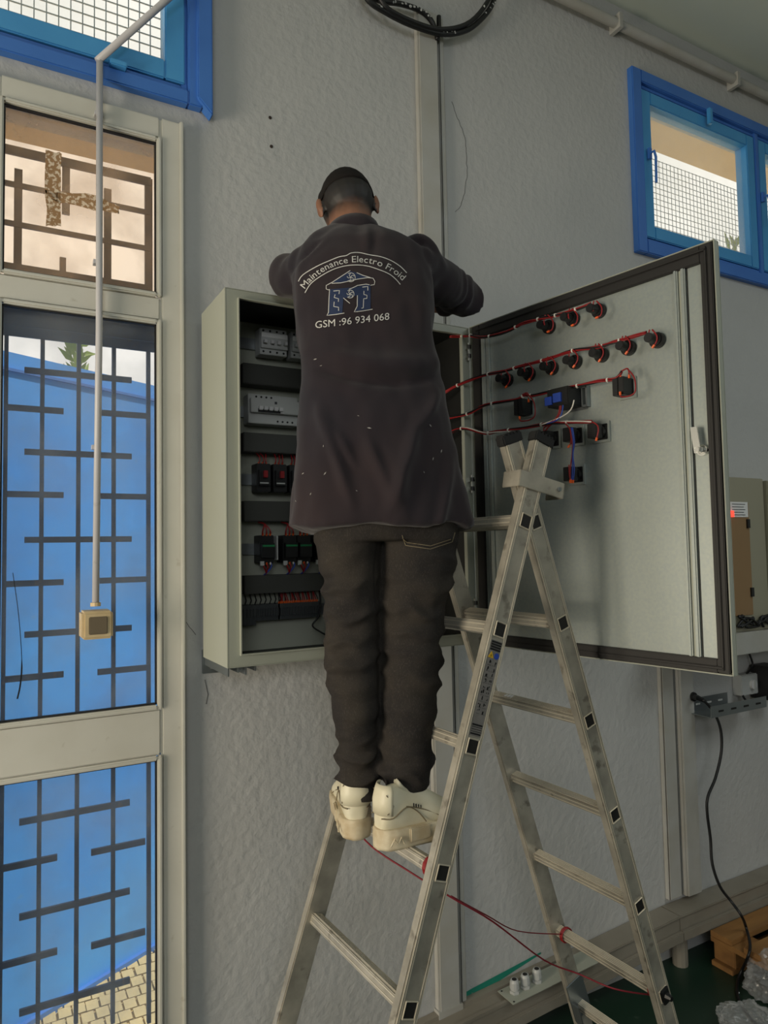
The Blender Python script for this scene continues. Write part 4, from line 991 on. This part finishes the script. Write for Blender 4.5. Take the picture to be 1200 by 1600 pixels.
def fold_coat(p, n):
    q = p-Bp; u = q.dot(bu); z = p.z; back = max(0, -n.dot(bn)); d = 0.
    # sagging fold across the lower back
    zc = 2.235+.9*(u-.02)**2*1.6
    s = z-zc
    ext = max(0, 1-abs(u-.01)/.26)
    d += back*ext**.5*(.020*math.exp(-((s-.026)/.028)**2)-.020*math.exp(-((s+.014)/.016)**2))
    # v-folds hanging from that line
    for (u0, z0, sl, L, am, wd) in ((-.16, 2.20, .55, .30, .008, .014), (-.05, 2.10, .75, .20, .007, .016), (.10, 2.16, -.70, .28, .009, .018), (.19, 2.08, -.5, .34, .007, .016), (.02, 2.06, .25, .2, .005, .02), (.16, 2.22, -1.1, .12, .006, .014), (-.12, 2.12, .9, .12, .005, .012)):
        t_ = (z0-z)/L
        if 0 < t_ < 1:
            uc = u0+sl*(z0-z)*.5; d += 2.3*back*am*math.sin(math.pi*t_)*math.exp(-((u-uc)/wd)**2)
    # drapes growing to the hem
    g = max(0, min(1, (2.10-z)/.26))
    d += g*(.011*math.sin(u*36+3*noise.noise(V((u*4, z*2.5, 1))))+.012*noise.noise(V((u*9, q.dot(bn)*9, z*2.2))))
    # shoulder creases
    for (u0, z0, du, dz, am, wd) in ((.13, 2.64, .9, -.4, -.013, .010), (.165, 2.64, .8, -.6, .012, .013), (-.165, 2.585, -.8, -.6, -.012, .009), (-.14, 2.60, -.7, -.7, .009, .012), (.21, 2.49, .5, .85, -.008, .010), (-.02, 2.60, .1, 1, .006, .012), (-.0, 2.60, .1, 1, -.004, .010)):
        L_ = math.hypot(du, dz); a = ((u-u0)*du+(z-z0)*dz)/L_; c = ((u-u0)*-dz+(z-z0)*du)/L_
        d += am*math.exp(-(c/wd)**2)*math.exp(-(a/.05)**2)
    # sleeve wrinkles
    for EL in (ELR, ELL):
        r_ = (p-EL).length
        if r_ < .16: d += .011*(1-r_/.15)*math.sin(r_*120+6*noise.noise(p*9))
    d += .008*noise.noise(p*V((11, 11, 7)) if False else V((p.x*11, p.y*11, p.z*7)))+.0045*noise.noise(V((p.x*24, p.y*24, p.z*15)))
    hem = max(0, 1-abs(z-1.868)/.008); d += .002*hem
    return d
def displace(me, fn):
    me.update(); ns = [v.normal.copy() for v in me.vertices]
    for v, n in zip(me.vertices, ns): v.co += n*fn(v.co.copy(), n)
    me.update()
# tilt the hem to the photo's line, then fold
displace(me, fold_coat)
coat = link_mesh('coat', me, A['coat'], man)
# collar
cr = MB(); rg = []
for i, (dz, gro) in enumerate(((-.016, 1.12), (.004, 1.13), (.024, 1.02), (.025, .94), (.0, .93))):
    c = body(552, 373, .085)+Z*dz; ring = []
    for k in range(32):
        a = 2*math.pi*k/32; bk = -math.sin(a)
        ring.append(c+bu*.070*gro*math.cos(a)+bn*(.072*gro*math.sin(a)+.006)+Z*(.016*bk+.004*math.cos(a)))
    rg.append(ring)
cr.rings(rg, cap=False); cr.build('collar', A['coat'], coat, smooth=True)

# --- print on the back, laid on the cloth surface
bm = bmesh.new(); bm.from_mesh(coat.data); bvh = BVHTree.FromBMesh(bm); bm.free()
def cloth(x, y, lift=.0018):
    d = ray(x, y).normalized(); hit = bvh.ray_cast(CAM-org, d)
    p = hit[0]+org if hit[0] is not None else body(x, y, -.12)
    return p+hit[1]*lift if hit[1] is not None else p
def flat(polys, mt, name, parent=coat, lift=.0018, cuts=0):
    b = bmesh.new()
    for poly, faces in polys:
        vs = [b.verts.new((x, y, 0)) for x, y in poly]
        for f in faces:
            try: b.faces.new([vs[i] for i in f])
            except ValueError: pass
    if cuts:
        bmesh.ops.triangulate(b, faces=b.faces)
        bmesh.ops.subdivide_edges(b, edges=[e for e in b.edges if e.calc_length() > 6], cuts=cuts, use_grid_fill=False)
        bmesh.ops.triangulate(b, faces=b.faces)
    b.verts.index_update()
    vs = [cloth(v.co.x, v.co.y, lift) for v in b.verts]; fs = [tuple(v.index for v in f.verts) for f in b.faces]; b.free()
    return MB().add(vs, fs).build(name, mt, parent, fix=False)
def stroke(pts, wd, mt, name, close=False, n=4, lift=.0018):
    P2 = [V((x, y, 0)) for x, y in pts]; P2 = smooth_pts(P2, n) if n > 1 else P2
    if n <= 1:
        Q = []
        for i in range(len(P2)-1):
            m_ = max(1, int((P2[i+1]-P2[i]).length/4))
            for k in range(m_): Q.append(P2[i].lerp(P2[i+1], k/m_))
        P2 = Q+[P2[-1]]
    vs = []; fs = []
    for i, p in enumerate(P2):
        d = (P2[min(i+1, len(P2)-1)]-P2[max(i-1, 0)]).normalized(); s = V((-d.y, d.x, 0))*wd/2
        vs += [cloth(*(p+s).xy, lift), cloth(*(p-s).xy, lift)]
        if i: fs.append((2*i-2, 2*i-1, 2*i+1, 2*i))
    return MB().add(vs, fs).build(name, mt, coat, fix=False)
def text_mesh(s, size):
    cu = bpy.data.curves.new('t', 'FONT'); cu.body = s; cu.size = size; cu.offset = 0; cu.resolution_u = 3
    o = bpy.data.objects.new('t', cu); sc.collection.objects.link(o); dg = bpy.context.evaluated_depsgraph_get(); dg.update()
    me = bpy.data.meshes.new_from_object(o.evaluated_get(dg)); vs = [v.co.copy() for v in me.vertices]; fs = [tuple(p.vertices) for p in me.polygons]
    bpy.data.objects.remove(o); bpy.data.curves.remove(cu); return vs, fs
# GSM line (baseline rises to the right)
vs, fs = text_mesh('GSM :96 934 068', 15.5)
wT = max(v.x for v in vs); sx = (608-492.5)/wT
pl_ = [([(492.5+v.x*sx, 513.5-(v.x*sx)*.118-v.y*1.02) for v in vs], fs)]
flat(pl_, A['print'], 'phone_number')
# arched line: arc through (470,452) (548,410) (632,440)
def circ(a, b, c):
    ax, ay = a; bx_, by_ = b; cx_, cy_ = c; d = 2*(ax*(by_-cy_)+bx_*(cy_-ay)+cx_*(ay-by_))
    ux = ((ax*ax+ay*ay)*(by_-cy_)+(bx_*bx_+by_*by_)*(cy_-ay)+(cx_*cx_+cy_*cy_)*(ay-by_))/d
    uy = ((ax*ax+ay*ay)*(cx_-bx_)+(bx_*bx_+by_*by_)*(ax-cx_)+(cx_*cx_+cy_*cy_)*(bx_-ax))/d
    return ux, uy, math.hypot(ax-ux, ay-uy)
ux, uy, ur = circ((477, 452), (548, 411), (629, 440))
s_txt = 'Maintenance Electro Froid'; FS = 14.2
adv = []; tot = 0
for ch_ in s_txt:
    if ch_ == ' ': w_ = FS*.30; adv.append((None, None, tot, w_)); tot += w_; continue
    vs, fs = text_mesh(ch_, FS); x0 = min(v.x for v in vs); x1 = max(v.x for v in vs); w_ = x1-x0+FS*.085; vs = [V((v.x-x0, v.y, 0)) for v in vs]; adv.append((vs, fs, tot, w_)); tot += w_
a0_ = math.atan2(452-uy, 477-ux); a1_ = math.atan2(440-uy, 629-ux)
k_ = (a1_-a0_)*ur/tot
polys = []
for vs, fs, s0, w_ in adv:
    if vs is None: continue
    am = a0_+(s0+w_/2)*k_/ur; cxm, cym = ux+ur*math.cos(am), uy+ur*math.sin(am); tx, ty = -math.sin(am), math.cos(am); nx, ny = math.cos(am), math.sin(am)
    polys.append(([(cxm+(v.x-w_/2)*k_*tx+v.y*nx, cym+(v.x-w_/2)*k_*ty+v.y*ny) for v in vs], fs))
flat(polys, A['print'], 'arched_lettering')
stroke([(467, 440), (474, 430), (495, 417), (515, 408), (530, 402), (541, 400), (549, 396), (562, 395.5), (578, 399), (595, 402), (611, 408), (625, 417), (635, 427)], 1.3, A['print'], 'arch_line')
stroke([(477, 458), (486, 444), (503, 431), (525, 420), (548, 415), (572, 416), (592, 422), (608, 429), (618, 437), (625, 445)], 1.3, A['print'], 'arch_line')
L = lambda x, y: (500+x/7.5, 380+y/7.5)
flat([([L(150, 465), L(355, 330), L(430, 350), L(590, 408), L(420, 430), L(300, 455)], [(0, 1, 2, 4, 5), (2, 3, 4)])], A['pblue'], 'logo_roof', lift=.0012, cuts=2)
flat([([L(115, 545), L(270, 530), L(275, 640), L(262, 822), L(100, 845)], [(0, 1, 2, 3, 4)]), ([L(430, 515), L(565, 485), L(590, 500), L(592, 770), L(410, 800), L(440, 740)], [(0, 1, 2, 3, 4, 5)]),
      ([L(270, 530), L(400, 520), L(430, 515), L(436, 610), L(352, 650), L(275, 640)], [(0, 1, 2, 3, 4, 5)])], A['pblue'], 'logo_pillars', lift=.0012, cuts=2)
for pts in (((355, 325), (150, 460), (75, 500), (75, 540), (100, 552), (115, 545)), ((140, 475), (240, 470), (340, 450), (440, 425), (560, 408), (620, 415), (642, 450), (635, 490), (590, 498)), ((430, 350), (500, 380), (590, 408)),
            ((115, 545), (108, 680), (103, 815), (85, 850), (190, 838), (285, 822)), ((340, 545), (390, 525), (440, 500), (540, 485), (580, 492)), ((437, 615), (435, 740), (400, 808), (500, 796), (615, 776)),
            ((160, 565), (230, 558), (225, 600)), ((180, 605), (170, 640), (220, 655), (218, 690)), ((170, 690), (165, 745), (220, 755), (220, 795)), ((275, 645), (350, 708)),
            ((495, 520), (560, 512), (560, 560)), ((515, 565), (512, 605), (550, 615), (548, 650), (510, 655), (505, 760), (485, 765))):
    stroke([L(*p) for p in pts], 1.05, A['print'], 'logo_outline', n=1)
for cx1, cy1, r1 in ((360, 405, 52), (352, 600, 46)):
    stroke([L(cx1+r1*math.cos(a), cy1+r1*math.sin(a)) for a in [-2.2+i*.45 for i in range(11)]], .85, A['print'], 'logo_fan', n=2)
    for k in range(5):
        a = k*1.2566+.3; stroke([L(cx1, cy1), L(cx1+r1*.55*math.cos(a), cy1+r1*.55*math.sin(a)), L(cx1+r1*.85*math.cos(a+.6), cy1+r1*.85*math.sin(a+.6))], .85, A['print'], 'logo_fan', n=2)
rr = random.Random(2)
for x, y, s in ((493, 561, 3), (502, 571, 2.2), (577, 669, 3.6), (560, 650, 2), (474, 740, 2.5), (508, 740, 3.4), (486, 772, 2.4), (672, 665, 3), (676, 717, 3), (689, 705, 3), (506, 697, 2.2), (557, 767, 1.8), (463, 783, 1.8), (662, 738, 1.8)):
    a = rr.uniform(0, 3); d1_ = (math.cos(a)*s, math.sin(a)*s); d2_ = (-math.sin(a)*s*.3, math.cos(a)*s*.3)
    flat([([(x-d1_[0], y-d1_[1]), (x+d2_[0], y+d2_[1]), (x+d1_[0], y+d1_[1]), (x-d2_[0], y-d2_[1])], [(0, 1, 2, 3)])], A['paint_splash'], 'paint_fleck')

# --- jeans
jm = MB()
jl = [(820, 488, 600, .10, 0), (850, 493, 598, .098, 0), (890, 500, 595, .092, .0), (930, 506, 594, .085, .004), (965, 507, 594, .08, .008), (1000, 505, 593, .078, .012), (1040, 508, 592, .077, .008), (1080, 513, 591, .074, .004), (1120, 521, 590, .07, 0), (1155, 527, 590, .066, .012), (1180, 527, 591, .064, .02), (1195, 523, 592, .066, .024), (1215, 528, 592, .062, .026), (1238, 536, 591, .060, .028)]
jr = [(820, 586, 716, .11, 0), (850, 588, 713, .108, 0), (890, 590, 710, .10, .0), (925, 592, 702, .092, .0), (955, 594, 693, .086, .0), (1000, 595, 690, .082, .004), (1040, 595, 688, .08, .0), (1080, 594, 684, .076, -.004), (1120, 594, 679, .072, -.006), (1150, 594, 675, .07, -.01), (1175, 594, 676, .068, -.014), (1195, 595, 675, .066, -.018), (1220, 598, 669, .060, -.022), (1246, 606, 666, .054, -.025)]
jm.rings(loft_px(jl, 32, 2.1)); jm.rings(loft_px(jr, 32, 2.1))
jm.rings(loft_px([(740, 500, 690, .12, 0), (800, 490, 715, .125, 0), (845, 490, 713, .12, 0)], 36, 2.3))
me = remesh(jm, .0065, 4, .5)
def fold_j(p, n):
    u = (p-Bp).dot(bu); z = p.z; vv = (p-Bp).dot(bn)
    leg = -1 if u < .02 else 1
    s = u*.9*leg
    amp = .007+.009*math.exp(-((z-1.58)/.12)**2)+.009*math.exp(-((z-1.235)/.06)**2)
    fz = z*105 + u*16*leg + 5.0*noise.noise(V((u*7, vv*7, z*6)))+2*noise.noise(V((u*16, vv*16, z*14)))
    r_ = 1-abs(math.sin(fz*.5)); gate = .25+.75*max(0, noise.noise(V((u*8+3, vv*8, z*9)))*2+.35)
    d = amp*(r_*1.5-.6)*gate
    d += .007*noise.noise(V((u*6, vv*6, z*20)))+.003*noise.noise(V((u*20, vv*20, z*60)))
    if z > 1.75: d *= .5
    return d
displace(me, fold_j)
je = link_mesh('jeans', me, A['jeans'], man)
bm = bmesh.new(); bm.from_mesh(je.data); bvh = BVHTree.FromBMesh(bm); bm.free()
_keep = coat; coat = je
stroke([(628, 836), (634, 852), (672, 858), (706, 846), (710, 832)], 1.0, A['seam'], 'pocket_seam', n=1); stroke([(628, 840), (636, 847), (672, 853), (704, 842)], 1.0, A['seam'], 'pocket_seam', n=1)
stroke([(588, 850), (583, 900), (588, 960)], .8, A['seal'], 'inseam', n=3)
coat = _keep

# --- shoes
def shoe(hx, hy, yaw, name_lab, LK=.95):
    d = V((math.sin(yaw), math.cos(yaw), 0)); s = V((math.cos(yaw), -math.sin(yaw), 0)); o = V((hx, hy, 1.1015)); KZ, KW = 1.30, 1.06
    root = None
    def Pt(a, b, c): return o+d*a*LK+s*b*KW+Z*c*KZ
    prof = [(.0, .010, .010), (.003, .018, 0), (.009, .026, 0), (.020, .033, .0), (.05, .037, 0), (.10, .037, 0), (.15, .039, 0), (.20, .046, 0), (.235, .045, 0), (.265, .034, .004), (.283, .016, .010)]
    up_rows = []
    for (a, hw_, _), top in zip(prof, (.060, .074, .090, .104, .112, .108, .098, .078, .064, .052, .042)):
        ring = []
        for k in range(20):
            t_ = 2*math.pi*k/20; c_, s_ = math.cos(t_), math.sin(t_)
            zz = .022+(top-.022)*(.5+.5*s_); f = 1-.30*max(0, s_)**1.2
            ring.append(Pt(a, hw_*.96*f*math.copysign(abs(c_)**.75, c_), zz))
        up_rows.append(ring)
    upm = MB().rings(up_rows)
    u_ = upm.build(name_lab, A['leather'], man, smooth=True)
    sb = u_.modifiers.new('s', 'SUBSURF'); sb.levels = 1; sb.render_levels = 2
    sr = []
    for zz, g in ((0, .94), (.005, 1.0), (.026, 1.05), (.036, 1.02), (.037, .90)):
        ring = [Pt(a-(.006 if i == 0 else 0), hw_*g+.001, zz+(.006*max(0, (a-.2)/.08) if zz < .01 else 0)) for i, (a, hw_, _) in enumerate(prof)]
        ring += [Pt(a-(.006 if a == 0 else 0), -hw_*g-.001, zz+(.006*max(0, (a-.2)/.08) if zz < .01 else 0)) for (a, hw_, _) in reversed(prof)]
        sr.append(ring)
    so = MB().rings(sr).build('sole', A['sole'], u_, smooth=True)
    # zigzag and panel on the sole, heel tab, overlays, laces
    for sg in (-1, 1):
        q = [Pt(a, sg*(.0385+.004), z) for a, z in ((.015, .012), (.028, .024), (.038, .014), (.050, .024), (.060, .012))]
        MB().tube(q, .0022, 5).build('sole_zigzag', A['sole'], u_)
        MB().box(Pt(.115, sg*.0405, .024), (.058, .008, .034), (d, s, Z)).build('midsole_block', A['sole'], u_, bevel=.003)
        st = smooth_pts([Pt(.0, sg*.022, .058), Pt(.03, sg*.0345, .058), Pt(.075, sg*.035, .073), Pt(.11, sg*.036, .062), Pt(.14, sg*.037, .040)], 4)
        MB().tube(st, .0016, 5).build('overlay_seam', A['seam'], u_)
        st = smooth_pts([Pt(.075, sg*.033, .074), Pt(.12, sg*.035, .066), Pt(.17, sg*.038, .052), Pt(.20, sg*.044, .040)], 4)
        MB().tube(st, .0016, 5).build('overlay_seam', A['seam'], u_)
        MB().tube(smooth_pts([Pt(.012, sg*.03, .10), Pt(.035, sg*.031, .078), Pt(.012, sg*.034, .066)], 4), .0012, 5).build('heel_tab_seam', A['seam'], u_)
        for i in range(4): MB().box(Pt(.10+i*.008, sg*.0345, .074-i*.002), (.0022, .002, .008), (d, s, Z)).build('vent_slot', A['seal'], u_)
    ht = []
    for zz, rr_ in ((.062, .035), (.085, .0355), (.104, .032), (.114, .026)):
        ht.append([Pt(.030-rr_*.95*math.sin(t_)+(.0 if zz < .1 else .004), rr_*math.cos(t_), zz) for t_ in [i*math.pi/12 for i in range(13)]])
    hb = MB().rings(ht, cap=False, closed=False); hto = hb.build('heel_tab', A['leather'], u_, smooth=True, fix=False)
    sd_ = hto.modifiers.new('k', 'SOLIDIFY'); sd_.thickness = .003; sd_.offset = 0
    for i in range(5):
        a = .115+i*.018; zt_ = .094-i*.010
        MB().tube([Pt(a-.004, -.024, zt_-.012), Pt(a, -.008, zt_), Pt(a, .008, zt_), Pt(a+.004, .024, zt_-.012)], .003, 6).build('lace', A['leather'], u_)
    tg = MB().rings([[Pt(.085+.010*k, .022*math.cos(t_), .098-.007*k+.008*math.sin(t_)) for t_ in [i*math.pi/5 for i in range(10)]] for k in range(-2, 5)]); tg.build('tongue', A['leather'], u_, smooth=True)
    tag(u_, name_lab.replace('_', ' '))
    return u_
s1 = shoe(.246, -.672, R(90), 'shoe', .82); s1['label'] = 'scuffed off white sneaker seen from its side'
s2 = shoe(.228, -.604, R(20), 'shoe'); s2['label'] = 'off white sneaker seen from the heel'
